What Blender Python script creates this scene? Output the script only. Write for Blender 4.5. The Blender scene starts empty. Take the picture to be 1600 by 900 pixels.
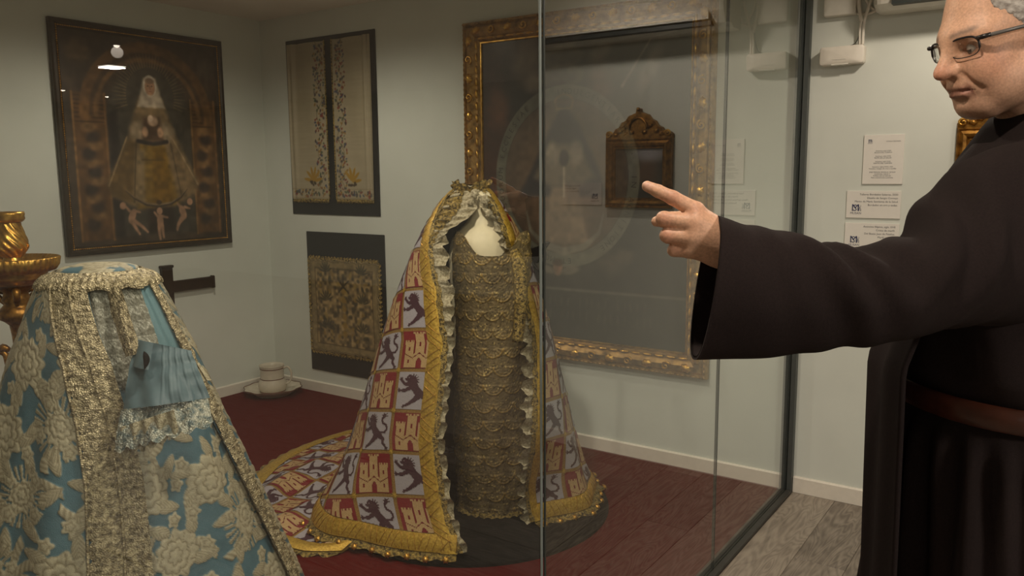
import bpy, math, random
import numpy as np
from mathutils import Matrix, Vector

random.seed(4)
rng = np.random.default_rng(7)
scene = bpy.context.scene
COL = scene.collection

# ------------------------------------------------------------------ camera
FPX = 1273.65
CAM = np.array([4.69125, -3.7810, 1.5])
CR = np.array([0.82383535, 0.56677523, -0.00781983])
CU = np.array([-0.07291196, 0.11964205, 0.99013617])
CF = np.array([-0.56212023, 0.81513902, -0.13989004])
cam_data = bpy.data.cameras.new('camera')
cam_data.sensor_width = 36.0
cam_data.lens = FPX * 36.0 / 1600.0
cam_data.clip_start = 0.05
cam = bpy.data.objects.new('camera', cam_data)
COL.objects.link(cam)
m = Matrix.Identity(4)
for i in range(3):
    m[i][0], m[i][1], m[i][2], m[i][3] = CR[i], CU[i], -CF[i], CAM[i]
cam.matrix_world = m
scene.camera = cam

def V(px, py, depth):
    """world point seen at photo pixel (px, py) at this distance along the view axis"""
    return CAM + depth * (CF + CR * (px - 800) / FPX - CU * (py - 450) / FPX)
def onY(px, py, Y=0.0):
    d = CF + CR * (px - 800) / FPX - CU * (py - 450) / FPX
    return CAM + d * (Y - CAM[1]) / d[1]
def onX(px, py, X=0.0):
    d = CF + CR * (px - 800) / FPX - CU * (py - 450) / FPX
    return CAM + d * (X - CAM[0]) / d[0]
# horizontal directions: to the right in the picture, towards the viewer, away
ER = np.array([math.cos(0.60371), math.sin(0.60371), 0.0])
TO = np.array([math.sin(0.60371), -math.cos(0.60371), 0.0])
AW = -TO
UP = np.array([0.0, 0.0, 1.0])

# ------------------------------------------------------------------ world, lamps, exposure
world = bpy.data.worlds.new('world')
scene.world = world
world.use_nodes = True
world.node_tree.nodes['Background'].inputs[0].default_value = (1.0, 0.9, 0.78, 1)
world.node_tree.nodes['Background'].inputs[1].default_value = 0.02
vs = scene.view_settings
vs.view_transform = 'Standard'
vs.look = 'None'
vs.gamma = 1.0
vs.use_curve_mapping = False
vs.exposure = -0.1
WARM = (1.0, 0.865, 0.71)
CEIL = 2.5415
# downlights: x, y, watts, spot angle, disc radius
DOWNLIGHTS = [
    (4.45, -0.72, 34, 165, 0.05),      # washes the wall right of the case
    (3.05, -2.0, 70, 150, 0.05),      # in front of the mantle, inside the case
    (1.20, -1.20, 46, 165, 0.05),      # inner corner of the case
    (2.45, -2.75, 22, 150, 0.05),      # above the blue gown
    (4.32, -3.0, 44, 160, 0.05),      # above the visitor
    (5.81, -7.56, 16, 170, 0.026),
    (7.30, -11.34, 16, 170, 0.026),
    (8.06, -11.72, 16, 170, 0.026),
]
LED_PANELS = [(6.48, -8.81, 70, 0.10), (6.9, -3.4, 75, 0.30)]

# ------------------------------------------------------------------ helpers
def s2l(c):
    c = np.asarray(c, dtype=np.float64) / 255.0
    return np.where(c <= 0.04045, c / 12.92, ((c + 0.055) / 1.055) ** 2.4)

def tag(o, label=None, cat=None, group=None, kind=None):
    if label: o['label'] = label
    if cat: o['category'] = cat
    if group: o['group'] = group
    if kind: o['kind'] = kind
    return o

def thing(name, loc=(0, 0, 0), label=None, cat=None, group=None):
    o = bpy.data.objects.new(name, None)
    o.empty_display_size = 0.1
    COL.objects.link(o)
    o.location = loc
    return tag(o, label, cat, group)

def obj(name, VF, mats, parent=None, smooth=True, col=None, uv=None, midx=None):
    """one mesh object from (verts, faces); world coordinates even when parented to a plain empty"""
    Vv, Ff = VF
    Vv = np.asarray(Vv, dtype=np.float64)
    if parent is not None:
        off = np.array(parent.get('_wo', tuple(parent.location)))
        Vv = Vv - off
    me = bpy.data.meshes.new(name)
    if isinstance(Ff, np.ndarray):
        n, k = Ff.shape
        me.vertices.add(len(Vv))
        me.vertices.foreach_set('co', Vv.astype(np.float32).ravel())
        me.loops.add(n * k)
        me.loops.foreach_set('vertex_index', Ff.astype(np.int32).ravel())
        me.polygons.add(n)
        me.polygons.foreach_set('loop_start', np.arange(0, n * k, k, dtype=np.int32))
        me.update(calc_edges=True)
    else:
        me.from_pydata([tuple(v) for v in Vv], [], [tuple(int(i) for i in f) for f in Ff])
    if not isinstance(mats, (list, tuple)): mats = [mats]
    for mm in mats: me.materials.append(mm)
    me.polygons.foreach_set('use_smooth', np.full(len(me.polygons), bool(smooth)))
    if midx is not None: me.polygons.foreach_set('material_index', np.asarray(midx, dtype=np.int32))
    if col is not None:
        a = me.color_attributes.new('Col', 'FLOAT_COLOR', 'POINT')
        c4 = np.ones((len(Vv), 4), dtype=np.float32); c4[:, :3] = col
        a.data.foreach_set('color', c4.ravel())
    if uv is not None:
        l = me.uv_layers.new(name='UVMap')
        li = np.zeros(len(me.loops), dtype=np.int32); me.loops.foreach_get('vertex_index', li)
        l.data.foreach_set('uv', np.asarray(uv, dtype=np.float32)[li].ravel())
    me.validate()
    o = bpy.data.objects.new(name, me)
    COL.objects.link(o)
    if parent is not None:
        o.parent = parent
        o['_wo'] = tuple(off)
    return o

def share(name, src, parent, mat4=None):
    o = bpy.data.objects.new(name, src)
    COL.objects.link(o)
    o.parent = parent
    if mat4 is not None: o.matrix_local = mat4
    return o

def grid_faces(nu, nv, closeu=False, flip=False):
    u = np.arange(nu if closeu else nu - 1); v = np.arange(nv - 1)
    U, W = np.meshgrid(u, v, indexing='ij')
    a = U * nv + W; b = ((U + 1) % nu) * nv + W
    F = np.stack([a, b, b + 1, a + 1], -1).reshape(-1, 4)
    return F[:, ::-1].copy() if flip else F

def join(parts):
    Vs, Fs, n = [], [], 0
    allq = all(isinstance(f, np.ndarray) and f.shape[1] == 4 for _, f in parts)
    for v, f in parts:
        v = np.asarray(v); Vs.append(v)
        if allq: Fs.append(f + n)
        else: Fs += [tuple(int(i) + n for i in ff) for ff in f]
        n += len(v)
    return np.concatenate(Vs), (np.concatenate(Fs) if allq else Fs)

def box(x0, x1, y0, y1, z0, z1):
    v = np.array([(x, y, z) for x in (x0, x1) for y in (y0, y1) for z in (z0, z1)], float)
    f = np.array([(0, 1, 3, 2), (4, 6, 7, 5), (0, 4, 5, 1), (2, 3, 7, 6), (0, 2, 6, 4), (1, 5, 7, 3)])
    return v, f

def bevel_box(x0, x1, y0, y1, z0, z1, b=0.004):
    """box with chamfered edges (rounded rectangle section along z, tapered ends)"""
    def ring(i, z):
        X0, X1, Y0, Y1 = x0 + i, x1 - i, y0 + i, y1 - i
        return [(X0 + b, Y0, z), (X1 - b, Y0, z), (X1, Y0 + b, z), (X1, Y1 - b, z), (X1 - b, Y1, z), (X0 + b, Y1, z), (X0, Y1 - b, z), (X0, Y0 + b, z)]
    v = ring(b, z0) + ring(0, z0 + b) + ring(0, z1 - b) + ring(b, z1)
    f = [tuple(range(7, -1, -1)), tuple(range(24, 32))]
    for k in range(3):
        for i in range(8):
            j = (i + 1) % 8
            f.append((k * 8 + i, k * 8 + j, (k + 1) * 8 + j, (k + 1) * 8 + i))
    return np.array(v), f

def frame_of(d):
    d = np.asarray(d, float); d = d / np.linalg.norm(d)
    h = np.array([0, 0, 1.0]) if abs(d[2]) < 0.9 else np.array([1.0, 0, 0])
    a = np.cross(h, d); a /= np.linalg.norm(a)
    return a, np.cross(d, a), d

def tube(pts, rad, n=10, closed=False):
    pts = np.asarray(pts, float); N = len(pts)
    rad = np.full(N, rad) if np.isscalar(rad) else np.asarray(rad, float)
    tan = np.gradient(pts, axis=0)
    if closed: tan = np.roll(pts, -1, 0) - np.roll(pts, 1, 0)
    tan /= np.linalg.norm(tan, axis=1)[:, None] + 1e-12
    a, b, _ = frame_of(tan[0])
    th = np.linspace(0, 2 * np.pi, n, endpoint=False)
    out = []
    for i in range(N):
        t = tan[i]
        a = a - t * (a @ t); a /= np.linalg.norm(a); b = np.cross(t, a)
        out.append(pts[i] + rad[i] * (np.cos(th)[:, None] * a + np.sin(th)[:, None] * b))
    Vv = np.concatenate(out)
    F = []
    for i in range(N if closed else N - 1):
        k = (i + 1) % N
        for j in range(n):
            l = (j + 1) % n
            F.append((i * n + j, i * n + l, k * n + l, k * n + j))
    if not closed:
        F.append(tuple(range(n - 1, -1, -1))); F.append(tuple((N - 1) * n + j for j in range(n)))
    return Vv, F

def lathe(profile, n=32, c=(0, 0, 0), mod=None):
    """profile [(r, z)...] around the vertical axis at c; mod(theta, i) scales r"""
    P = np.asarray(profile, float)
    th = np.linspace(0, 2 * np.pi, n, endpoint=False)
    rr = np.repeat(P[:, 0][None], n, 0)
    zz = np.repeat(P[:, 1][None], n, 0)
    if mod is not None: rr = rr * mod(th[:, None], P[:, 1][None], np.arange(len(P))[None])
    X = np.stack([c[0] + rr * np.cos(th)[:, None], c[1] + rr * np.sin(th)[:, None], c[2] + zz], -1)
    return X.reshape(-1, 3), grid_faces(n, len(P), True)

def smooth_curve(pts, n):
    """Catmull-Rom resampling of control points (any dimension)"""
    P = np.asarray(pts, float); N = len(P)
    Q = np.vstack([2 * P[0] - P[1], P, 2 * P[-1] - P[-2]])
    t = np.linspace(0, N - 1, n); i = np.minimum(t.astype(int), N - 2); f = (t - i)[:, None]
    p0, p1, p2, p3 = Q[i], Q[i + 1], Q[i + 2], Q[i + 3]
    return 0.5 * (2 * p1 + (p2 - p0) * f + (2 * p0 - 5 * p1 + 4 * p2 - p3) * f ** 2 + (3 * p1 - p0 - 3 * p2 + p3) * f ** 3)

def hash2(i, j, s=0):
    h = np.sin(i * 127.1 + j * 311.7 + s * 74.7) * 43758.5453
    return h - np.floor(h)
def vnoise(x, y, s=0):
    i = np.floor(x); j = np.floor(y); fx = x - i; fy = y - j
    fx = fx * fx * (3 - 2 * fx); fy = fy * fy * (3 - 2 * fy)
    return (hash2(i, j, s) * (1 - fx) + hash2(i + 1, j, s) * fx) * (1 - fy) + (hash2(i, j + 1, s) * (1 - fx) + hash2(i + 1, j + 1, s) * fx) * fy
def fbm(x, y, s=0, o=4):
    r = 0; a = 0.5
    for k in range(o):
        r = r + a * vnoise(x * 2 ** k, y * 2 ** k, s + k); a *= 0.5
    return r
def sstep(a, b, x):
    t = np.clip((x - a) / (b - a), 0, 1); return t * t * (3 - 2 * t)

# 2-D drawing used for embroidery and painted canvases
def d_poly(X, Y, pts):
    """signed distance (negative inside) to a polygon"""
    pts = np.asarray(pts, float); d = np.full(X.shape, 1e9); s = np.ones(X.shape)
    n = len(pts)
    for i in range(n):
        ax, ay = pts[i]; bx, by = pts[i - 1]
        ex, ey = bx - ax, by - ay; wx, wy = X - ax, Y - ay
        t = np.clip((wx * ex + wy * ey) / (ex * ex + ey * ey + 1e-12), 0, 1)
        d = np.minimum(d, (wx - ex * t) ** 2 + (wy - ey * t) ** 2)
        c1 = Y >= ay; c2 = Y < by; c3 = ex * wy > ey * wx
        s = np.where((c1 & c2 & c3) | (~c1 & ~c2 & ~c3), -s, s)
    return s * np.sqrt(d)
def d_caps(X, Y, pts, rad):
    """distance to a chain of tapered strokes; pts list, rad list"""
    d = np.full(X.shape, 1e9)
    for (ax, ay), (bx, by), ra, rb in zip(pts[:-1], pts[1:], rad[:-1], rad[1:]):
        ex, ey = bx - ax, by - ay
        t = np.clip(((X - ax) * ex + (Y - ay) * ey) / (ex * ex + ey * ey + 1e-12), 0, 1)
        d = np.minimum(d, np.hypot(X - ax - ex * t, Y - ay - ey * t) - (ra + (rb - ra) * t))
    return d

class Canvas:
    """painted picture: colours (sRGB 0..255) on a grid of nx x ny points, u to the right, v up, v in units of width"""
    def __init__(s, nx, ny, asp, base):
        s.nx, s.ny, s.asp = nx, ny, asp
        s.U, s.W = np.meshgrid(np.linspace(0, 1, nx), np.linspace(0, asp, ny), indexing='ij')
        s.c = np.ones((nx, ny, 3)) * np.array(base, float)
    def lay(s, mask, color):
        mask = np.clip(mask, 0, 1)[..., None]
        s.c = s.c * (1 - mask) + np.array(color, float) * mask
    def blob(s, x, y, rx, ry, color, soft=0.3, a=1.0, rot=0.0):
        c, n = math.cos(rot), math.sin(rot)
        dx, dy = s.U - x, s.W - y
        d = np.hypot((dx * c + dy * n) / rx, (-dx * n + dy * c) / ry)
        s.lay(a * (1 - sstep(1 - soft, 1 + soft, d)), color)
    def poly(s, pts, color, soft=0.01, a=1.0):
        s.lay(a * (1 - sstep(-soft, soft, d_poly(s.U, s.W, pts))), color)
    def line(s, pts, w, color, soft=0.006, a=1.0):
        w = [w] * len(pts) if np.isscalar(w) else w
        s.lay(a * (1 - sstep(-soft, soft, d_caps(s.U, s.W, pts, w))), color)
    def mottle(s, freq, amt, seed=0):
        s.c = s.c * (1 + amt * (fbm(s.U * freq, s.W * freq, seed, 4 if freq < 20 else 1)[..., None] * (1 if freq < 20 else 2) - 0.47) * 2)
    def colors(s):
        return s2l(np.clip(s.c, 0, 255)).reshape(-1, 3)

# ------------------------------------------------------------------ materials (all node based)
def _mat(name):
    mt = bpy.data.materials.new(name); mt.use_nodes = True
    nt = mt.node_tree
    return mt, nt, nt.nodes['Principled BSDF']
def mat(name, rgb, rough=0.5, metal=0.0, var=0.08, scale=40.0, bump=0.0, bscale=None, spec=0.5, coat=0.0, rgb2=None, bdist=0.002):
    mt, nt, b = _mat(name)
    tc = nt.nodes.new('ShaderNodeTexCoord')
    nz = nt.nodes.new('ShaderNodeTexNoise'); nz.inputs['Scale'].default_value = scale; nz.inputs['Detail'].default_value = 4
    nt.links.new(tc.outputs['Object'], nz.inputs['Vector'])
    cr = nt.nodes.new('ShaderNodeValToRGB')
    c = s2l(rgb)
    c2 = s2l(rgb2) if rgb2 is not None else c * (1 - var * 2)
    c1 = c if rgb2 is not None else np.minimum(c * (1 + var), 1)
    cr.color_ramp.elements[0].position = 0.32; cr.color_ramp.elements[1].position = 0.68
    cr.color_ramp.elements[0].color = (*c2, 1); cr.color_ramp.elements[1].color = (*c1, 1)
    nt.links.new(nz.outputs['Fac'], cr.inputs['Fac'])
    nt.links.new(cr.outputs['Color'], b.inputs['Base Color'])
    b.inputs['Roughness'].default_value = rough; b.inputs['Metallic'].default_value = metal
    b.inputs['Specular IOR Level'].default_value = spec; b.inputs['Coat Weight'].default_value = coat
    if bump:
        n2 = nt.nodes.new('ShaderNodeTexNoise'); n2.inputs['Scale'].default_value = bscale or scale * 3; n2.inputs['Detail'].default_value = 3
        nt.links.new(tc.outputs['Object'], n2.inputs['Vector'])
        bp = nt.nodes.new('ShaderNodeBump'); bp.inputs['Strength'].default_value = bump; bp.inputs['Distance'].default_value = bdist
        nt.links.new(n2.outputs['Fac'], bp.inputs['Height']); nt.links.new(bp.outputs['Normal'], b.inputs['Normal'])
    return mt
def vmat(name, rough=0.6, metal=0.0, bump=0.0, bscale=300.0, spec=0.4, coat=0.0, coat_rough=0.05, grain=0.35):
    """colour from the mesh's own dye / paint / thread colours, with fine grain"""
    mt, nt, b = _mat(name)
    at = nt.nodes.new('ShaderNodeVertexColor'); at.layer_name = 'Col'
    tc = nt.nodes.new('ShaderNodeTexCoord')
    nz = nt.nodes.new('ShaderNodeTexNoise'); nz.inputs['Scale'].default_value = bscale; nz.inputs['Detail'].default_value = 3
    nt.links.new(tc.outputs['Object'], nz.inputs['Vector'])
    mx = nt.nodes.new('ShaderNodeMix'); mx.data_type = 'RGBA'; mx.blend_type = 'MULTIPLY'; mx.inputs['Factor'].default_value = grain
    mr = nt.nodes.new('ShaderNodeMapRange'); mr.inputs['From Min'].default_value = 0.3; mr.inputs['From Max'].default_value = 0.7
    mr.inputs['To Min'].default_value = 0.5; mr.inputs['To Max'].default_value = 1.25
    nt.links.new(nz.outputs['Fac'], mr.inputs['Value'])
    nt.links.new(at.outputs['Color'], mx.inputs['A']); nt.links.new(mr.outputs['Result'], mx.inputs['B'])
    nt.links.new(mx.outputs['Result'], b.inputs['Base Color'])
    b.inputs['Roughness'].default_value = rough; b.inputs['Metallic'].default_value = metal
    b.inputs['Specular IOR Level'].default_value = spec
    b.inputs['Coat Weight'].default_value = coat; b.inputs['Coat Roughness'].default_value = coat_rough
    if bump:
        bp = nt.nodes.new('ShaderNodeBump'); bp.inputs['Strength'].default_value = bump; bp.inputs['Distance'].default_value = 0.002
        nt.links.new(nz.outputs['Fac'], bp.inputs['Height']); nt.links.new(bp.outputs['Normal'], b.inputs['Normal'])
    return mt
def thread_mat(name, light, dark, scale=220.0, metal=0.75, rough=0.33, dist=0.004):
    """metal-thread lace: knotted cells, some catching the light"""
    mt, nt, b = _mat(name)
    tc = nt.nodes.new('ShaderNodeTexCoord')
    vo = nt.nodes.new('ShaderNodeTexVoronoi'); vo.inputs['Scale'].default_value = scale
    nz = nt.nodes.new('ShaderNodeTexNoise'); nz.inputs['Scale'].default_value = scale * 0.35; nz.inputs['Detail'].default_value = 5
    nt.links.new(tc.outputs['Object'], vo.inputs['Vector']); nt.links.new(tc.outputs['Object'], nz.inputs['Vector'])
    cr = nt.nodes.new('ShaderNodeValToRGB')
    cr.color_ramp.elements[0].position = 0.36; cr.color_ramp.elements[1].position = 0.62
    cr.color_ramp.elements[0].color = (*s2l(dark), 1); cr.color_ramp.elements[1].color = (*s2l(light), 1)
    nt.links.new(nz.outputs['Fac'], cr.inputs['Fac'])
    nt.links.new(cr.outputs['Color'], b.inputs['Base Color'])
    mt2 = nt.nodes.new('ShaderNodeMapRange'); mt2.inputs['From Min'].default_value = 0.3; mt2.inputs['From Max'].default_value = 0.7
    mt2.inputs['To Min'].default_value = metal * 0.4; mt2.inputs['To Max'].default_value = metal
    nt.links.new(nz.outputs['Fac'], mt2.inputs['Value']); nt.links.new(mt2.outputs['Result'], b.inputs['Metallic'])
    b.inputs['Roughness'].default_value = rough
    bp = nt.nodes.new('ShaderNodeBump'); bp.inputs['Strength'].default_value = 0.9; bp.inputs['Distance'].default_value = dist
    nt.links.new(vo.outputs['Distance'], bp.inputs['Height']); nt.links.new(bp.outputs['Normal'], b.inputs['Normal'])
    return mt
def wood_floor_mat():
    mt, nt, b = _mat('grey_oak_laminate')
    tc = nt.nodes.new('ShaderNodeTexCoord'); oi = nt.nodes.new('ShaderNodeObjectInfo')
    ad = nt.nodes.new('ShaderNodeVectorMath'); ad.operation = 'ADD'
    sc = nt.nodes.new('ShaderNodeVectorMath'); sc.operation = 'SCALE'; sc.inputs['Scale'].default_value = 37.0
    cx = nt.nodes.new('ShaderNodeCombineXYZ')
    nt.links.new(oi.outputs['Random'], cx.inputs[0]); nt.links.new(oi.outputs['Random'], cx.inputs[1])
    nt.links.new(cx.outputs[0], sc.inputs[0])
    nt.links.new(tc.outputs['Object'], ad.inputs[0]); nt.links.new(sc.outputs[0], ad.inputs[1])
    mp = nt.nodes.new('ShaderNodeMapping'); mp.inputs['Scale'].default_value = (1.0, 0.16, 1.0)
    nt.links.new(ad.outputs[0], mp.inputs['Vector'])
    n1 = nt.nodes.new('ShaderNodeTexNoise'); n1.inputs['Scale'].default_value = 9; n1.inputs['Detail'].default_value = 2; n1.inputs['Distortion'].default_value = 0.6
    nt.links.new(mp.outputs[0], n1.inputs['Vector'])
    wv = nt.nodes.new('ShaderNodeMath'); wv.operation = 'MULTIPLY'; wv.inputs[1].default_value = 130
    nt.links.new(n1.outputs['Fac'], wv.inputs[0])
    sn = nt.nodes.new('ShaderNodeMath'); sn.operation = 'SINE'; nt.links.new(wv.outputs[0], sn.inputs[0])
    n2 = nt.nodes.new('ShaderNodeTexNoise'); n2.inputs['Scale'].default_value = 60; n2.inputs['Detail'].default_value = 5
    nt.links.new(mp.outputs[0], n2.inputs['Vector'])
    a1 = nt.nodes.new('ShaderNodeMath'); a1.operation = 'MULTIPLY_ADD'; a1.inputs[1].default_value = 0.13
    nt.links.new(sn.outputs[0], a1.inputs[0]); nt.links.new(n2.outputs['Fac'], a1.inputs[2])
    a2 = nt.nodes.new('ShaderNodeMath'); a2.operation = 'MULTIPLY_ADD'; a2.inputs[1].default_value = 0.35
    nt.links.new(oi.outputs['Random'], a2.inputs[0]); nt.links.new(a1.outputs[0], a2.inputs[2])
    cr = nt.nodes.new('ShaderNodeValToRGB')
    cr.color_ramp.elements[0].position = 0.3; cr.color_ramp.elements[1].position = 0.95
    cr.color_ramp.elements[0].color = (*s2l((104, 94, 84)), 1); cr.color_ramp.elements[1].color = (*s2l((158, 146, 132)), 1)
    nt.links.new(a2.outputs[0], cr.inputs['Fac']); nt.links.new(cr.outputs['Color'], b.inputs['Base Color'])
    b.inputs['Roughness'].default_value = 0.42
    bp = nt.nodes.new('ShaderNodeBump'); bp.inputs['Strength'].default_value = 0.15; bp.inputs['Distance'].default_value = 0.001
    nt.links.new(a1.outputs[0], bp.inputs['Height']); nt.links.new(bp.outputs['Normal'], b.inputs['Normal'])
    return mt
def glass_mat(name, tint=(0.93, 0.955, 0.94), ior=1.5):
    """sheet glass: both faces' reflection on the entering side, clear on leaving"""
    mt, nt, b = _mat(name)
    nt.nodes.remove(b)
    out = nt.nodes['Material Output']
    tr = nt.nodes.new('ShaderNodeBsdfTransparent'); tr.inputs[0].default_value = (*tint, 1)
    gl = nt.nodes.new('ShaderNodeBsdfGlossy'); gl.inputs['Roughness'].default_value = 0.0; gl.inputs['Color'].default_value = (1, 1, 1, 1)
    fr = nt.nodes.new('ShaderNodeFresnel'); fr.inputs['IOR'].default_value = ior
    ge = nt.nodes.new('ShaderNodeNewGeometry')
    # two-face reflectance 2R/(1+R)
    m2 = nt.nodes.new('ShaderNodeMath'); m2.operation = 'MULTIPLY'; m2.inputs[1].default_value = 2
    a1 = nt.nodes.new('ShaderNodeMath'); a1.operation = 'ADD'; a1.inputs[1].default_value = 1
    dv = nt.nodes.new('ShaderNodeMath'); dv.operation = 'DIVIDE'
    iv = nt.nodes.new('ShaderNodeMath'); iv.operation = 'SUBTRACT'; iv.inputs[0].default_value = 1
    mu = nt.nodes.new('ShaderNodeMath'); mu.operation = 'MULTIPLY'
    L = nt.links.new
    L(fr.outputs[0], m2.inputs[0]); L(fr.outputs[0], a1.inputs[0]); L(m2.outputs[0], dv.inputs[0]); L(a1.outputs[0], dv.inputs[1])
    L(ge.outputs['Backfacing'], iv.inputs[1]); L(dv.outputs[0], mu.inputs[0]); L(iv.outputs[0], mu.inputs[1])
    mx = nt.nodes.new('ShaderNodeMixShader')
    L(mu.outputs[0], mx.inputs[0]); L(tr.outputs[0], mx.inputs[1]); L(gl.outputs[0], mx.inputs[2]); L(mx.outputs[0], out.inputs['Surface'])
    return mt
def emit_mat(name, rgb, strength):
    mt, nt, b = _mat(name)
    b.inputs['Base Color'].default_value = (0.8, 0.8, 0.8, 1)
    b.inputs['Emission Color'].default_value = (*rgb, 1); b.inputs['Emission Strength'].default_value = strength
    return mt

M = {}
M['wall'] = mat('wall_paint', (213, 216, 207), 0.85, var=0.015, scale=5, bump=0.12, bscale=420, spec=0.2)
M['ceiling'] = mat('ceiling_paint', (236, 232, 224), 0.9, var=0.02, scale=4, spec=0.1)
M['skirting'] = mat('white_skirting', (226, 218, 205), 0.45, var=0.02)
M['carpet'] = mat('red_carpet', (88, 19, 18), 0.95, var=0.14, scale=260, bump=0.6, bscale=700, spec=0.05)
M['floor'] = wood_floor_mat()
M['glass'] = glass_mat('case_glass')
M['clear'] = glass_mat('spectacle_glass', (0.97, 0.97, 0.96))
M['seal'] = mat('silicone_joint', (128, 136, 133), 0.25, var=0.03)
M['seal_dark'] = mat('dark_joint', (46, 50, 48), 0.4, var=0.03)
M['alu'] = mat('grey_aluminium', (92, 96, 94), 0.45, 0.6, var=0.03)
M['channel'] = mat('dark_channel', (70, 68, 64), 0.5, 0.3, var=0.05)
M['gold'] = mat('gilding', (232, 184, 92), 0.30, 0.88, scale=30, bump=0.25, bscale=160, rgb2=(164, 116, 46))
M['gold_dull'] = mat('worn_gilding', (186, 146, 84), 0.42, 0.6, scale=26, bump=0.3, bscale=120, rgb2=(116, 86, 46))
M['gold_bronze'] = mat('bronze_gilding', (172, 124, 54), 0.36, 0.75, scale=40, bump=0.3, bscale=160, rgb2=(96, 62, 24))
M['dark_frame'] = mat('dark_frame_wood', (54, 43, 32), 0.4, 0.1, var=0.2)
M['board'] = mat('black_board', (20, 18, 18), 0.6, var=0.06)
M['black_cloth'] = mat('black_cloth', (16, 15, 15), 0.9, var=0.1, spec=0.1)
M['white_plastic'] = mat('white_plastic', (226, 219, 206), 0.4, var=0.015)
M['white_metal'] = mat('white_enamel', (212, 208, 196), 0.35, var=0.015)
M['card'] = mat('white_card', (228, 223, 214), 0.6, var=0.01)
M['ink'] = mat('print_ink', (66, 64, 72), 0.7, var=0.02)
M['ink_blue'] = mat('blue_ink', (40, 46, 84), 0.7, var=0.02)
M['cross'] = mat('dark_cross_wood', (52, 38, 30), 0.45, var=0.15, scale=30)
M['iron'] = mat('wrought_iron', (30, 25, 23), 0.5, 0.4, var=0.1)
M['ceramic'] = mat('glazed_ceramic', (206, 196, 178), 0.2, var=0.03)
M['glaze_brown'] = mat('brown_glaze', (108, 74, 62), 0.25, var=0.06)
M['canvas'] = vmat('painted_canvas', 0.5, bump=0.08, bscale=90, grain=0.1, coat=0.25, coat_rough=0.2)
M['silk'] = vmat('embroidered_silk', 0.55, bump=0.3, bscale=500)
M['damask'] = vmat('damask', 0.5, 0.12, bump=0.5, bscale=420)
M['scale_cloth'] = vmat('gold_embroidery', 0.42, 0.45, bump=0.9, bscale=380)
M['mantle_base'] = mat('gold_braid_ground', (176, 138, 74), 0.5, 0.35, scale=300, rgb2=(126, 92, 44), bump=0.5, bscale=600)
M['lining'] = mat('gold_lining', (120, 96, 58), 0.8, var=0.1)
M['panel_red'] = mat('crimson_silk', (122, 14, 24), 0.55, var=0.1, scale=200, bump=0.3, bscale=700)
M['panel_white'] = mat('silver_white_silk', (172, 164, 170), 0.5, 0.1, var=0.1, scale=400, bump=0.3, bscale=700)
M['castle'] = mat('gold_castle_thread', (206, 174, 126), 0.5, 0.15, scale=420, rgb2=(164, 128, 82), bump=0.5, bscale=700)
M['castle_line'] = mat('castle_openings', (112, 44, 34), 0.6, var=0.1)
M['lion'] = mat('purple_lion_thread', (66, 30, 44), 0.55, var=0.15, scale=300, bump=0.4, bscale=700)
M['galloon'] = mat('gold_galloon', (214, 176, 74), 0.38, 0.5, scale=120, rgb2=(166, 128, 40), bump=0.6, bscale=260)
M['gold_lace'] = thread_mat('gold_lace', (190, 162, 92), (58, 46, 24), 260, 0.7, 0.4)
M['silver_lace'] = thread_mat('silver_lace', (206, 190, 154), (112, 100, 74), 200, 0.45, 0.38)
M['blue_lace'] = thread_mat('silver_blue_lace', (178, 176, 160), (88, 104, 104), 180, 0.4, 0.4)
M['cream_lace'] = thread_mat('cream_lace', (206, 194, 164), (150, 136, 106), 300, 0.05, 0.8, 0.003)
M['bust'] = mat('cream_bust', (236, 222, 186), 0.55, var=0.02)
M['satin'] = mat('blue_satin', (90, 112, 118), 0.55, 0.0, scale=14, rgb2=(72, 94, 102), bump=0.3, bscale=30)
M['habit'] = mat('brown_habit_wool', (35, 27, 26), 0.9, var=0.1, scale=300, bump=0.25, bscale=900, spec=0.15)
M['leather'] = mat('brown_leather', (70, 36, 24), 0.35, var=0.15, scale=30, bump=0.2)
M['skin'] = vmat('skin', 0.5, bump=0.18, bscale=260, spec=0.35)
M['skin'].node_tree.nodes['Principled BSDF'].inputs['Subsurface Weight'].default_value = 0.08
M['skin'].node_tree.nodes['Principled BSDF'].inputs['Subsurface Radius'].default_value = (0.01, 0.004, 0.002)
M['hair'] = mat('grey_hair', (196, 190, 182), 0.6, scale=90, rgb2=(146, 138, 130), bump=0.7, bscale=200)
M['spectacle'] = mat('spectacle_frame', (34, 30, 30), 0.3, var=0.03)
M['temple'] = mat('spectacle_temple', (104, 100, 96), 0.35, 0.3, var=0.03)
M['eye'] = mat('eye', (190, 178, 168), 0.15, var=0.02)
M['iris'] = mat('iris', (40, 30, 26), 0.1, var=0.02)
M['lamp_ring'] = mat('lamp_ring', (215, 212, 206), 0.4, 0.0, var=0.01)
M['lamp_glow'] = emit_mat('lamp_glow', WARM, 14.0)
M['panel_glow'] = emit_mat('panel_glow', (1.0, 0.92, 0.8), 9.0)

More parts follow.
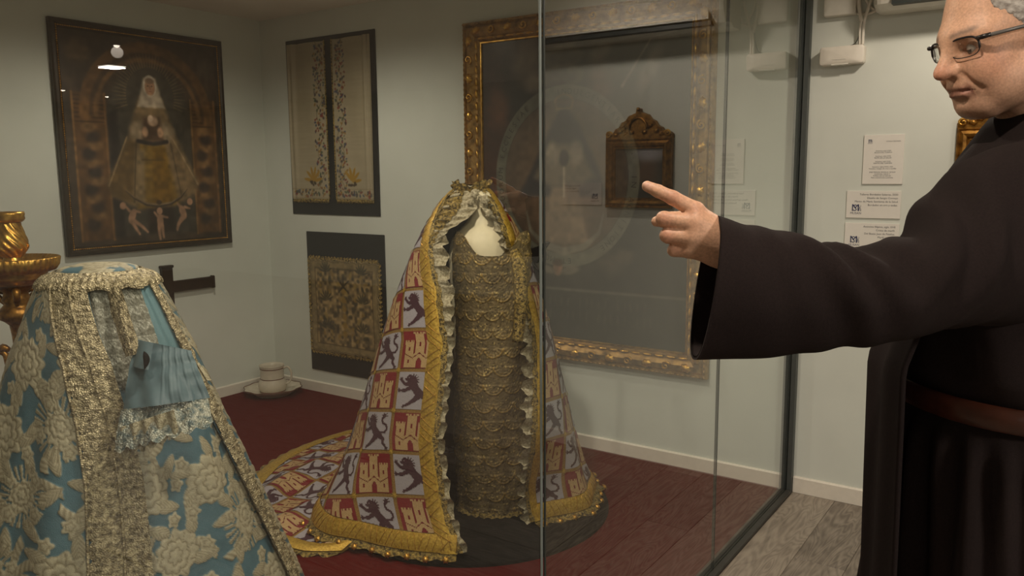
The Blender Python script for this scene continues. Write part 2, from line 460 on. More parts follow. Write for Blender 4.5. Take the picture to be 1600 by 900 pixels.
# ------------------------------------------------------------------ room
def struct(name, VF, mt, smooth=False):
    return tag(obj(name, VF, mt, smooth=smooth), kind='structure')
RX, RY = 10.0, -13.0
struct('wall_back', box(-0.12, RX, 0.0, 0.12, 0.0, CEIL), M['wall'])
struct('wall_left', box(-0.12, 0.0, RY, 0.0, 0.0, CEIL), M['wall'])
struct('wall_right', box(RX, RX + 0.12, RY, 0.12, 0.0, CEIL), M['wall'])
struct('wall_front', box(-0.12, RX + 0.12, RY - 0.12, RY, 0.0, CEIL), M['wall'])
struct('ceiling', box(-0.12, RX + 0.12, RY - 0.12, 0.12, CEIL, CEIL + 0.1), M['ceiling'])
floor = struct('floor', box(-0.12, RX + 0.12, RY - 0.12, 0.12, -0.1, -0.004), M['floor'])
def skirting(name, VFs):
    return struct(name, join(VFs), M['skirting'])
BB = 0.0767
def skirt_x(x0, x1):   # along the back wall, with a small sloped top edge
    y = -0.013
    v = np.array([(x, *p) for x in (x0, x1) for p in ((0.0, 0.0), (y, 0.0), (y, BB - 0.006), (y + 0.006, BB), (0.0, BB))], float)
    return v, [(0, 5, 6, 1), (1, 6, 7, 2), (2, 7, 8, 3), (3, 8, 9, 4), (0, 1, 2, 3, 4), (9, 8, 7, 6, 5)]
def skirt_y(y0, y1):
    x = 0.013
    v = np.array([(p[0], yy, p[1]) for yy in (y0, y1) for p in ((0.0, 0.0), (x, 0.0), (x, BB - 0.006), (x - 0.006, BB), (0.0, BB))], float)
    return v, [(0, 1, 6, 5), (1, 2, 7, 6), (2, 3, 8, 7), (3, 4, 9, 8), (4, 3, 2, 1, 0), (5, 6, 7, 8, 9)]
skirting('baseboard_back', [skirt_x(0.013, 3.630), skirt_x(3.69, RX)])
skirting('baseboard_left', [skirt_y(RY, 0.0)])

# laminate planks of the aisle (run away from the viewer, parallel to the glass)
PL_W, PL_L = 0.192, 1.28
plank_mesh = None
for i in range(13):
    for j in range(4):
        x0 = 3.69 + i * PL_W
        off = (i * 0.47) % 1.0 * PL_L
        y1 = -j * PL_L + off * 0.999
        y0 = y1 - PL_L
        if y0 >= 0: continue
        ya, yb = max(y0, -4.3) + 0.0012, min(y1, -0.0135) - 0.0012
        if yb - ya < 0.05: continue
        full = yb - ya > PL_L - 0.01
        if full and plank_mesh is not None:
            p = share('plank', plank_mesh, floor); p.location = (x0, ya, 0)
        else:
            p = obj('plank', bevel_box(0.0008, PL_W - 0.0008, 0, yb - ya, -0.006, 0.0, 0.0012), M['floor'], None, smooth=False)
            p.parent = floor; p.location = (x0, ya, 0)
            if full: plank_mesh = p.data

# red carpet inside the case
GX = 3.66
CORNER = np.array([GX, -2.165])
PDIR = np.array([-math.sqrt(0.5), -math.sqrt(0.5)])
PEND = CORNER + PDIR * 2.6
cv = [(0.0135, -0.0135), (0.0135, PEND[1]), (PEND[0] - 0.02, PEND[1] + 0.02), (GX - 0.03, CORNER[1] + 0.012), (GX - 0.03, -0.0135)]
cverts = np.array([(x, y, z) for z in (-0.003, 0.006) for x, y in cv])
cf = [(4, 3, 2, 1, 0), (5, 6, 7, 8, 9)] + [(i, (i + 1) % 5, 5 + (i + 1) % 5, 5 + i) for i in range(5)]
tag(obj('carpet', (cverts, cf), M['carpet'], smooth=False), 'dark red carpet covering the floor of the display case', 'carpet')

# ------------------------------------------------------------------ glass case
case = thing('glass_case', (GX, CORNER[1], 0), 'floor-to-ceiling glass display case with grey wall post and floor channel', 'display case')
def upright_pane(p0, p1, t=0.010, z0=0.012, z1=CEIL - 0.002):
    p0 = np.array(p0, float); p1 = np.array(p1, float); d = (p1 - p0) / np.linalg.norm(p1 - p0); n = np.array([-d[1], d[0]]) * t / 2
    q = [p0 - n, p1 - n, p1 + n, p0 + n]
    v = np.array([(a[0], a[1], z) for z in (z0, z1) for a in q])
    f = np.array([(3, 2, 1, 0), (4, 5, 6, 7), (0, 1, 5, 4), (1, 2, 6, 5), (2, 3, 7, 6), (3, 0, 4, 7)])
    return v, f
SEAM = -0.965
obj('pane', upright_pane((GX, SEAM + 0.002), (GX, -0.02)), M['glass'], case, False)
obj('pane', upright_pane((GX, CORNER[1] + 0.006), (GX, SEAM - 0.002)), M['glass'], case, False)
obj('pane', upright_pane(PEND, CORNER + PDIR * 0.006), M['glass'], case, False)
obj('pane_joint', upright_pane((GX, SEAM - 0.0018), (GX, SEAM + 0.0018), 0.011), M['seal_dark'], case, False)
jl = lathe([(0.0036, 0.012), (0.0036, CEIL - 0.002)], 10, (CORNER[0], CORNER[1], 0))
obj('corner_joint', jl, M['seal'], case, True)
obj('corner_seal', upright_pane((GX + 0.0062, CORNER[1] + 0.003), (GX + 0.0062, CORNER[1] + 0.009), 0.003), M['seal_dark'], case, False)
# wall post: U-section, open towards the viewer
obj('wall_post', join([box(GX - 0.028, GX - 0.0075, -0.034, -0.0005, 0.0, CEIL - 0.002), box(GX + 0.0075, GX + 0.028, -0.034, -0.0005, 0.0, CEIL - 0.002), box(GX - 0.0075, GX + 0.0075, -0.010, -0.0005, 0.0, CEIL - 0.002)]), M['alu'], case, False)
def channel(p0, p1):
    p0 = np.array(p0, float); p1 = np.array(p1, float); d = (p1 - p0) / np.linalg.norm(p1 - p0); n = np.array([-d[1], d[0]])
    prof = [(-0.030, 0.0), (-0.030, 0.014), (-0.0075, 0.014), (-0.0075, 0.008), (0.0075, 0.008), (0.0075, 0.014), (0.030, 0.014), (0.030, 0.0)]
    v = np.array([(*(p + n * a), b) for p in (p0, p1) for a, b in prof])
    k = len(prof)
    f = [(i, (i + 1) % k, k + (i + 1) % k, k + i) for i in range(k)] + [tuple(range(k - 1, -1, -1)), tuple(range(k, 2 * k))]
    return v, f
obj('floor_channel', channel((GX, CORNER[1]), (GX, -0.035)), M['channel'], case, False)
obj('floor_channel', channel(PEND, CORNER + PDIR * 0.03), M['channel'], case, False)

# ------------------------------------------------------------------ ceiling lamps
for k, (x, y, w, ang, r) in enumerate(DOWNLIGHTS):
    where = ['near the wall devices', 'in front of the heraldic mantle', 'in the inner corner of the case', 'above the blue gown', 'above the pointing visitor', 'in the room behind the viewer', 'far back in the room', 'farthest back in the room'][k]
    t = thing('downlight', (x, y, CEIL), 'round recessed ceiling downlight ' + where, 'lamp', 'ceiling downlights')
    obj('ring', lathe([(r, -0.001), (r, -0.008), (r + 0.016, -0.006), (r + 0.018, -0.0005)], 28, (x, y, CEIL)), M['lamp_ring'], t)
    obj('diffuser', lathe([(0.0005, -0.024), (r * 0.5, -0.021), (r * 0.85, -0.012), (r, -0.003)], 28, (x, y, CEIL)), M['lamp_glow'], t)
    ld = bpy.data.lights.new('downlight_bulb', 'SPOT'); ld.energy = w; ld.color = WARM; ld.shadow_soft_size = 0.045
    ld.spot_size = math.radians(ang); ld.spot_blend = 0.6
    lo = bpy.data.objects.new('downlight_bulb', ld); COL.objects.link(lo); lo.parent = t; lo.location = (0, 0, -0.06)
for k, (x, y, w, hs) in enumerate(LED_PANELS):
    t = thing('led_panel', (x, y, CEIL), ['small square white LED ceiling panel far behind the viewer', 'square white LED ceiling panel to the right of the visitor'][k], 'lamp', 'ceiling LED panels')
    i_ = hs - 0.012
    obj('frame', join([box(x - hs, x + hs, y - hs, y - i_, CEIL - .006, CEIL - .0005), box(x - hs, x + hs, y + i_, y + hs, CEIL - .006, CEIL - .0005), box(x - hs, x - i_, y - i_, y + i_, CEIL - .006, CEIL - .0005), box(x + i_, x + hs, y - i_, y + i_, CEIL - .006, CEIL - .0005)]), M['lamp_ring'], t, False)
    obj('diffuser', box(x - i_, x + i_, y - i_, y + i_, CEIL - .010, CEIL - .001), M['panel_glow'], t, False)
    ld = bpy.data.lights.new('led_panel_light', 'AREA'); ld.energy = w; ld.color = (1.0, 0.92, 0.82); ld.size = i_ * 2
    lo = bpy.data.objects.new('led_panel_light', ld); COL.objects.link(lo); lo.parent = t; lo.location = (0, 0, -0.02)

# ================================================================== pictures on the walls
def moulding(w, h, prof):
    """picture frame around a w x h outer rectangle, local x right, y out of the wall (towards viewer), z up; prof = [(inset, out)...]"""
    k = len(prof); vs_, f = [], []
    for sx, sz in ((-1, -1), (1, -1), (1, 1), (-1, 1)):
        for a, o in prof: vs_.append((sx * (w / 2 - a), o, sz * (h / 2 - a)))
    for c in range(4):
        d = (c + 1) % 4
        for i in range(k - 1):
            f.append((c * k + i, d * k + i, d * k + i + 1, c * k + i + 1))
    return np.array(vs_, float), np.array(f)
def wall_place(VF, origin, right, out):
    """local (x right, y out, z up) to the world"""
    v, f = VF
    v = np.asarray(v)
    return origin + v[:, :1] * right + v[:, 1:2] * out + v[:, 2:3] * UP, f
LW = (np.array([0.0, 1.0, 0.0]), np.array([1.0, 0.0, 0.0]))      # left wall: right = +Y, out = +X
BW = (np.array([1.0, 0.0, 0.0]), np.array([0.0, -1.0, 0.0]))     # back wall: right = +X, out = -Y
def dome(rx, ry, rz, nu=10, nv=5, ridges=0, amp=0.0):
    """half ellipsoid carving, flat side on the frame, bulging along +y"""
    P = []
    for i in range(nv):
        e = i / (nv - 1) * np.pi / 2
        for j in range(nu):
            t = 2 * np.pi * j / nu
            q = 1 + amp * math.cos(ridges * t)
            P.append((rx * math.cos(e) * math.cos(t) * q, ry * math.sin(e), rz * math.cos(e) * math.sin(t) * q))
    P = np.array(P)
    F = []
    for i in range(nv - 1):
        for j in range(nu):
            l = (j + 1) % nu
            F.append((i * nu + j, (i + 1) * nu + j, (i + 1) * nu + l, i * nu + l))
    return P, np.array(F)
def canvas_mesh(cv_, w, h, depth):
    X = (cv_.U - 0.5) * w; Z = (cv_.W / cv_.asp - 0.5) * h
    return np.stack([X, np.full(X.shape, depth), Z], -1).reshape(-1, 3), grid_faces(cv_.nx, cv_.ny)

# ---- painting of the veiled figure in a niche, left wall
W1, H1 = 1.095, 1.312
O1 = np.array([0.004, -0.8825, 1.706])
p1 = thing('framed_painting', tuple(O1), 'dark painting of a veiled robed figure in a niche, thin beaded frame, left wall', 'painting')
obj('frame', wall_place(moulding(W1, H1, [(0, 0), (0, 0.026), (0.008, 0.034), (0.022, 0.034), (0.030, 0.026), (0.042, 0.024), (0.048, 0.016), (0.052, 0.010)]), O1, *LW), M['dark_frame'], p1, False)
bead = dome(0.0065, 0.006, 0.0045, 6, 3)
bs = []
def bead_row(x0, z0, x1, z1, step, src, lift):
    L = math.hypot(x1 - x0, z1 - z0); n = int(L / step)
    ca, sa = (x1 - x0) / L, (z1 - z0) / L
    for i in range(n + 1):
        t = i / n
        v = src[0].copy()
        x = v[:, 0] * ca - v[:, 2] * sa; z = v[:, 0] * sa + v[:, 2] * ca
        bs.append((np.stack([x0 + (x1 - x0) * t + x, v[:, 1] + lift, z0 + (z1 - z0) * t + z], -1), src[1]))
a, b_ = W1 / 2 - 0.037, H1 / 2 - 0.037
for q in ((-a, -b_, a, -b_), (a, -b_, a, b_), (a, b_, -a, b_), (-a, b_, -a, -b_)): bead_row(*q, 0.0125, bead, 0.0235)
tag(obj('beading', wall_place(join(bs), O1, *LW), M['gold'], p1), 'narrow gilded beading along the inner edge', kind='stuff')
c = Canvas(230, 276, H1 / W1, (62, 50, 40))
A = c.asp
c.mottle(5, 0.35, 1)
# side pilasters, arch and niche
for x0, x1 in ((0.05, 0.24), (0.80, 0.97)):
    c.poly([(x0, 0.03), (x1, 0.03), (x1, 0.86), (x0, 0.86)], (88, 62, 38), 0.012)
    xm = (x0 + x1) / 2
    for k in range(6):
        y = 0.12 + k * 0.10
        c.blob(xm - 0.02 + 0.03 * (k % 2), y, 0.04, 0.035, (52, 40, 34), 0.5)
        c.blob(xm + 0.02 - 0.03 * (k % 2), y + 0.05, 0.045, 0.03, (112, 84, 54), 0.5)
    for k in range(7): c.line([(x0, 0.70 + k * 0.024), (x1, 0.70 + k * 0.024)], 0.003, (58, 42, 30), 0.004)
    c.line([(x0, 0.03), (x0, 0.86)], 0.006, (120, 88, 52)); c.line([(x1, 0.03), (x1, 0.86)], 0.008, (112, 80, 48))
th = np.linspace(0, np.pi, 30)
for r, colr, w in ((0.40, (98, 70, 42), 0.035), (0.365, (70, 52, 36), 0.010), (0.335, (104, 76, 48), 0.014)):
    c.line([(0.52 + r * math.cos(t), 0.74 + r * math.sin(t)) for t in th], w, colr, 0.01)
c.blob(0.1, 1.08, 0.07, 0.06, (84, 66, 46), 0.5); c.blob(0.93, 1.06, 0.06, 0.06, (74, 64, 54), 0.5)
npoly = [(0.25, 0.04), (0.79, 0.04), (0.79, 0.74)] + [(0.52 + 0.27 * math.cos(t), 0.74 + 0.30 * math.sin(t)) for t in th] + [(0.25, 0.74)]
c.poly(npoly, (62, 56, 48), 0.02)
c.poly([(0.25, 0.04), (0.31, 0.04), (0.31, 0.8), (0.25, 0.74)], (42, 35, 32), 0.015)
# rays
for k in range(40):
    t = -0.3 + (np.pi + 0.6) * k / 39
    r0, r1 = 0.16, 0.225 + 0.02 * (k % 2)
    c.line([(0.53 + r0 * math.cos(t), 0.86 + r0 * math.sin(t) * 1.1), (0.53 + r1 * math.cos(t), 0.86 + r1 * math.sin(t) * 1.1)], [0.004, 0.001], (118, 98, 70), 0.004, 0.7)
# cloak and gown
c.poly([(0.45, 0.86), (0.60, 0.86), (0.70, 0.60), (0.83, 0.35), (0.80, 0.28), (0.64, 0.20), (0.40, 0.20), (0.25, 0.28), (0.22, 0.35), (0.36, 0.60)], (112, 92, 66), 0.02)
c.poly([(0.36, 0.6), (0.22, 0.35), (0.25, 0.28), (0.38, 0.23), (0.42, 0.6)], (98, 76, 44), 0.02)
c.poly([(0.44, 0.58), (0.60, 0.58), (0.68, 0.22), (0.40, 0.20)], (112, 86, 34), 0.02)
c.poly([(0.41, 0.55), (0.47, 0.55), (0.45, 0.22), (0.37, 0.24)], (124, 104, 74), 0.02)
c.poly([(0.52, 0.56), (0.60, 0.56), (0.64, 0.23), (0.50, 0.21)], (104, 76, 22), 0.02)
c.line([(0.36, 0.62), (0.23, 0.34)], 0.004, (142, 118, 84)); c.line([(0.66, 0.62), (0.82, 0.34)], 0.004, (142, 122, 92))
c.line([(0.42, 0.62), (0.38, 0.24)], 0.003, (74, 58, 38)); c.line([(0.64, 0.62), (0.70, 0.26)], 0.003, (80, 66, 48))
c.line([(0.45, 0.49), (0.60, 0.49)], 0.004, (82, 62, 28))
c.blob(0.44, 0.66, 0.06, 0.055, (134, 116, 92), 0.4); c.blob(0.61, 0.655, 0.06, 0.055, (134, 116, 92), 0.4)
c.poly([(0.46, 0.60), (0.60, 0.60), (0.58, 0.74), (0.47, 0.74)], (66, 48, 36), 0.02)
c.line([(0.43, 0.60), (0.53, 0.585), (0.62, 0.60)], 0.012, (46, 38, 34))
c.blob(0.535, 0.72, 0.035, 0.03, (146, 120, 98), 0.3); c.blob(0.52, 0.735, 0.018, 0.02, (170, 146, 124), 0.3)
c.blob(0.48, 0.655, 0.02, 0.03, (150, 118, 92), 0.4); c.blob(0.58, 0.655, 0.02, 0.03, (150, 118, 92), 0.4)
c.poly([(0.44, 0.80), (0.49, 0.97), (0.53, 0.985), (0.57, 0.97), (0.62, 0.80)], (158, 144, 124), 0.012)
c.blob(0.53, 0.925, 0.044, 0.062, (178, 166, 148), 0.12)
c.blob(0.53, 0.918, 0.033, 0.050, (148, 112, 86), 0.15)
c.blob(0.53, 0.955, 0.03, 0.016, (110, 88, 70), 0.4)
for sx in (-1, 1): c.blob(0.53 + sx * 0.013, 0.925, 0.006, 0.003, (66, 46, 38), 0.4)
c.line([(0.53, 0.924), (0.532, 0.905)], 0.002, (118, 84, 64)); c.blob(0.53, 0.893, 0.008, 0.003, (118, 68, 56), 0.4)
c.poly([(0.47, 0.81), (0.51, 0.80), (0.53, 0.83), (0.55, 0.80), (0.60, 0.81), (0.57, 0.87), (0.49, 0.87)], (166, 150, 130), 0.01)
# crescent and three small winged figures
mo = [(0.33, 0.31), (0.38, 0.265), (0.46, 0.225), (0.54, 0.215), (0.62, 0.225), (0.69, 0.26), (0.74, 0.31)]
c.line(mo, [0.002, 0.006, 0.010, 0.012, 0.010, 0.006, 0.002], (58, 46, 36)); c.line([(x, y + 0.006) for x, y in mo], [0.001, 0.002, 0.004, 0.004, 0.004, 0.002, 0.001], (128, 108, 80))
c.blob(0.54, 0.235, 0.018, 0.014, (60, 44, 32), 0.3)
c.poly([(0.47, 0.2), (0.63, 0.2), (0.64, 0.05), (0.46, 0.05)], (44, 32, 26), 0.02)
for cx, cy, lean, hd in ((0.36, 0.16, 0.05, -0.05), (0.54, 0.12, 0.0, 0.0), (0.70, 0.17, -0.045, 0.05)):
    sk = (150, 116, 92)
    c.blob(cx, cy, 0.022, 0.045, sk, 0.2, 1, -lean * 8)
    c.blob(cx + hd * 0.9 - lean * 0.2, cy + 0.062, 0.020, 0.022, sk, 0.2)
    c.line([(cx - 0.01, cy - 0.03), (cx - 0.01 + lean * 0.6, cy - 0.075), (cx + lean * 0.9 - 0.005, cy - 0.11)], [0.012, 0.010, 0.006], sk)
    c.line([(cx + 0.012, cy - 0.03), (cx + 0.014 + lean, cy - 0.07), (cx + 0.018 + lean * 1.5, cy - 0.10)], [0.012, 0.009, 0.006], sk)
    c.line([(cx + 0.015, cy + 0.03), (cx + 0.05, cy + 0.02)], [0.009, 0.006], sk); c.line([(cx - 0.015, cy + 0.03), (cx - 0.035, cy + 0.055)], [0.009, 0.006], sk)
c.mottle(40, 0.16, 5); c.mottle(9, 0.18, 9)
obj('canvas', wall_place(canvas_mesh(c, W1 - 0.096, H1 - 0.096, 0.012), O1, *LW), M['canvas'], p1, False, col=np.minimum(c.colors() * 1.05, 1))

# ---- big gilt-framed painting, back wall
W2, H2 = 1.475, 1.845
O2 = np.array([2.5255, -0.004, 1.408])
p2 = thing('framed_painting', tuple(O2), 'large dark oval-medallion painting in a wide carved gilt frame, back wall', 'painting')
FW = 0.112
fr2 = obj('frame', wall_place(moulding(W2, H2, [(0, 0), (0, 0.030), (0.006, 0.042), (0.016, 0.044), (0.022, 0.034), (0.034, 0.046), (0.060, 0.052), (0.080, 0.040), (0.086, 0.034), (0.100, 0.036), (0.106, 0.026), (FW, 0.018)]), O2, *BW), M['gold_dull'], p2, False)
Mb = Matrix(((1, 0, 0, 0), (0, -1, 0, 0), (0, 0, 1, 0), (0, 0, 0, 1)))     # local y out = world -Y
def carve_mesh(name, VF, mt):
    v, f = VF; me = bpy.data.meshes.new(name); v = np.asarray(v) * np.array([1, -1, 1]); me.from_pydata([tuple(q) for q in v], [], [tuple(int(i) for i in g)[::-1] for g in f]); me.materials.append(mt)
    me.polygons.foreach_set('use_smooth', np.ones(len(me.polygons), dtype=bool)); return me
leaf_me = carve_mesh('leaf_carving', dome(0.024, 0.012, 0.008, 12, 4, 2, 0.10), M['gold'])
shell_me = carve_mesh('shell_carving', dome(0.028, 0.016, 0.020, 20, 4, 7, 0.16), M['gold'])
sp = [(0.0235 * (1 - t / 9.5) * math.cos(t), 0.004 + 0.0012 * t, 0.0235 * (1 - t / 9.5) * math.sin(t)) for t in np.linspace(0, 8.2, 22)]
scroll_me = carve_mesh('scroll_carving', tube(sp, np.linspace(0.0065, 0.0035, 22), 6), M['gold'])
def along(n, off, z_out, me, name, jitter=0.0, alt=None):
    a_, b__ = W2 / 2 - off, H2 / 2 - off
    sides = [((-a_, -b__), (a_, -b__), 0), ((a_, -b__), (a_, b__), 90), ((a_, b__), (-a_, b__), 180), ((-a_, b__), (-a_, -b__), 270)]
    for (x0, z0), (x1, z1), ang in sides:
        L = math.hypot(x1 - x0, z1 - z0); k = int(round(L / n))
        for i in range(k):
            t = (i + 0.5) / k
            use = me if alt is None or i % 2 == 0 else alt
            ob = share(name if use is me else 'scroll_carving', use, fr2)
            ob.location = (x0 + (x1 - x0) * t, -z_out, z0 + (z1 - z0) * t)
            ob.rotation_euler = (0, -math.radians(ang) + random.uniform(-jitter, jitter), 0)
along(0.066, 0.094, 0.034, leaf_me, 'leaf_carving', 0.05)
along(0.105, 0.050, 0.048, shell_me, 'shell_carving', 0.4, scroll_me)
rim = []
bs = []
a, b_ = W2 / 2 - 0.011, H2 / 2 - 0.011
rb = dome(0.011, 0.006, 0.005, 6, 3)
for q in ((-a, -b_, a, -b_), (a, -b_, a, b_), (a, b_, -a, b_), (-a, b_, -a, -b_)): bead_row(*q, 0.027, rb, 0.043)
tag(obj('rim_beading', wall_place(join(bs), O2, *BW), M['gold_dull'], fr2), kind='stuff')
w_, h_ = W2 - 2 * FW + 0.006, H2 - 2 * FW + 0.006
a, b_ = w_ / 2 - 0.001, h_ / 2 - 0.001
obj('gilt_slip', wall_place(moulding(w_, h_, [(0, 0.018), (0.003, 0.024), (0.009, 0.024), (0.012, 0.014)]), O2, *BW), M['gold'], fr2, False)
c = Canvas(250, 330, h_ / w_, (40, 37, 33))
A = c.asp
c.mottle(4, 0.4, 2)
c.poly([(0, 0), (1, 0), (1, 0.215), (0, 0.215)], (44, 42, 37), 0.01)
c.line([(0, 0.222), (1, 0.222)], 0.006, (84, 80, 70))
c.blob(0.06, 0.75, 0.10, 0.45, (58, 34, 24), 0.6); c.blob(0.09, 1.0, 0.05, 0.08, (88, 56, 36), 0.6); c.blob(0.08, 0.62, 0.04, 0.07, (80, 48, 34), 0.6)
# column of tiers above the medallion, figures at both sides
for k, (y, rx) in enumerate(((1.28, 0.085), (1.20, 0.095), (1.12, 0.10))):
    c.blob(0.42, y, rx, 0.048, (74, 66, 56), 0.2); c.blob(0.42, y - 0.012, rx * 0.9, 0.03, (58, 50, 44), 0.4)
    c.blob(0.42, y - 0.03, 0.016, 0.008, (40, 30, 28), 0.4)
c.blob(0.24, 1.20, 0.07, 0.10, (86, 76, 64), 0.7); c.blob(0.28, 1.10, 0.05, 0.04, (104, 92, 80), 0.6)
c.blob(0.60, 1.20, 0.05, 0.03, (92, 84, 72), 0.6, 1, 0.5); c.blob(0.60, 1.08, 0.05, 0.08, (84, 58, 50), 0.7)
c.line([(0.70, 1.06), (0.82, 1.23)], [0.006, 0.003], (110, 102, 88)); c.blob(0.82, 1.12, 0.035, 0.09, (100, 92, 80), 0.5, 1, -0.5)
# medallion ring
E0, ERX, ERY = (0.43, 0.70), 0.355, 0.385
q = np.hypot((c.U - E0[0]) / ERX, (c.W - E0[1]) / ERY)
c.lay(1 - sstep(0.985, 1.0, q), (86, 84, 72)); c.lay(1 - sstep(0.845, 0.855, q), (60, 52, 44)); c.lay((1 - sstep(0.835, 0.85, q)) , (76, 62, 50))
c.lay((1 - sstep(0.2, 0.9, q)) * 0.5, (120, 92, 66))
inside = 1 - sstep(0.80, 0.83, q)
# cloaked figure with crown inside
def clip_poly(pts, colr, soft=0.012, a=1.0):
    c.lay(a * inside * (1 - sstep(-soft, soft, d_poly(c.U, c.W, pts))), colr)
clip_poly([(0.43, 1.00), (0.50, 0.92), (0.60, 0.72), (0.64, 0.62), (0.20, 0.62), (0.27, 0.74), (0.37, 0.92)], (40, 36, 38), 0.015)
clip_poly([(0.36, 0.84), (0.50, 0.84), (0.58, 0.70), (0.50, 0.66), (0.36, 0.66), (0.28, 0.70)], (100, 88, 72), 0.02)
clip_poly([(0.37, 0.66), (0.50, 0.66), (0.55, 0.42), (0.31, 0.42)], (116, 98, 78), 0.015)
c.blob(0.43, 0.93, 0.035, 0.05, (30, 26, 28), 0.3); c.blob(0.43, 0.78, 0.022, 0.035, (46, 38, 36), 0.3)
for sx in (-1, 1): c.blob(0.43 + sx * 0.06, 0.80, 0.03, 0.05, (128, 116, 98), 0.5)
c.line([(0.43, 0.74), (0.43, 0.62)], 0.005, (150, 138, 118))
c.line([(0.395, 0.985), (0.385, 1.02), (0.40, 1.035), (0.43, 1.045), (0.46, 1.035), (0.475, 1.02), (0.465, 0.985), (0.395, 0.985)], 0.004, (112, 94, 66))
mo = [(0.24, 0.55), (0.26, 0.47), (0.33, 0.41), (0.43, 0.385), (0.53, 0.41), (0.60, 0.47), (0.62, 0.55)]
c.line(mo, [0.003, 0.008, 0.014, 0.018, 0.014, 0.008, 0.003], (104, 98, 84))
# winged head below
c.blob(0.40, 0.31, 0.024, 0.032, (116, 88, 68), 0.25); c.blob(0.40, 0.335, 0.026, 0.016, (64, 46, 34), 0.4)
for sx in (-1, 1):
    c.blob(0.40 + sx * 0.06, 0.305, 0.045, 0.018, (92, 84, 72), 0.4, 1, sx * 0.25)
c.blob(0.66, 0.34, 0.06, 0.05, (60, 54, 46), 0.6); c.blob(0.72, 0.38, 0.04, 0.03, (66, 58, 48), 0.6); c.blob(0.12, 0.32, 0.07, 0.05, (56, 46, 38), 0.6)
for r_ in range(2):
    for k in range(26):
        x = 0.12 + k * 0.030
        if (k * 7 + r_ * 3) % 6: c.line([(x, 0.155 - r_ * 0.06), (x + 0.004 * ((k % 3) - 1), 0.185 - r_ * 0.06)], 0.004, (76, 70, 60), 0.004, 0.5)
c.mottle(46, 0.12, 8); c.mottle(8, 0.2, 3)
cb = obj('canvas', wall_place(canvas_mesh(c, w_, h_, 0.014), O2, *BW), M['canvas'], p2, False, col=c.colors())

def text_mesh(body, size, align='LEFT'):
    cu = bpy.data.curves.new('txt', 'FONT'); cu.body = body; cu.size = size; cu.align_x = align; cu.resolution_u = 2
    o = bpy.data.objects.new('txt', cu); COL.objects.link(o)
    bpy.context.view_layer.update()
    me = bpy.data.meshes.new_from_object(o.evaluated_get(bpy.context.evaluated_depsgraph_get()))
    v = np.array([tuple(x.co) for x in me.vertices]).reshape(-1, 3); f = [tuple(p.vertices) for p in me.polygons]
    bpy.data.objects.remove(o); bpy.data.curves.remove(cu); bpy.data.meshes.remove(me)
    return v, f
ring_txt = 'SUORUM ECCLESIAE  ·  INDULGENTIARUM  ·  IN AGNITIONE  ·  ET MONITIS  ·  '
parts = []
for i, ch in enumerate(ring_txt):
    if ch == ' ': continue
    t = math.radians(200) - 2 * np.pi * i / len(ring_txt)
    cx, cz = ERX * 0.925 * math.cos(t) + E0[0], ERY * 0.925 * math.sin(t) + E0[1]
    v, f = text_mesh(ch, 0.034, 'CENTER')
    if not len(f): continue
    rot = t - np.pi / 2
    vx = v[:, 0] * math.cos(rot) - (v[:, 1] - 0.012) * math.sin(rot); vz = v[:, 0] * math.sin(rot) + (v[:, 1] - 0.012) * math.cos(rot)
    parts.append((np.stack([(cx - 0.5) * w_ + vx * w_, np.full(len(v), 0.0146), (cz / A - 0.5) * h_ + vz * w_], -1), f))
M['letter'] = mat('faded_lettering', (52, 48, 42), 0.7, var=0.05)
obj('lettering', wall_place(join(parts), O2, *BW), M['letter'], cb, False)

# ---- embroidered textiles on black boards, back wall
def cloth_panel(x0, x1, z0, z1, nx, nz, paint, pleat, y0=0.006, thick=0.004, wob=0.0):
    """fabric hanging on a board; returns front surface + rolled edges, with colours"""
    asp = (z1 - z0) / (x1 - x0)
    cv_ = Canvas(nx, nz, asp, (164, 152, 126)); paint(cv_)
    U = cv_.U; Wn = cv_.W / asp
    X = x0 + U * (x1 - x0); Z = z0 + Wn * (z1 - z0)
    ed = np.minimum(np.minimum(U, 1 - U) * (x1 - x0), np.minimum(Wn, 1 - Wn) * (z1 - z0))
    if wob:
        X = X + wob * (fbm(Z * 60, Z * 0 + x0, 3) - 0.47) * sstep(0.04, 0.0, np.minimum(U, 1 - U) * (x1 - x0)) * 2
        Z = Z + wob * (fbm(X * 60, X * 0 + z0, 5) - 0.47) * sstep(0.04, 0.0, np.minimum(Wn, 1 - Wn) * (z1 - z0)) * 2
    Yo = y0 + thick * sstep(0, 0.004, ed) + pleat(U, Wn)
    return (np.stack([X, Yo, Z], -1).reshape(-1, 3), grid_faces(nx, nz)), cv_.colors()
OB = np.array([0.0, -0.0005, 0.0])
b1 = thing('textile_display', (0.676, -0.001, 1.235), 'pair of cream silk panels with floral embroidered borders on a black board', 'textile')
obj('backing_board', bevel_box(0.268, 1.084, -0.009, -0.0008, 1.234, 2.379, 0.002), M['board'], b1, False)
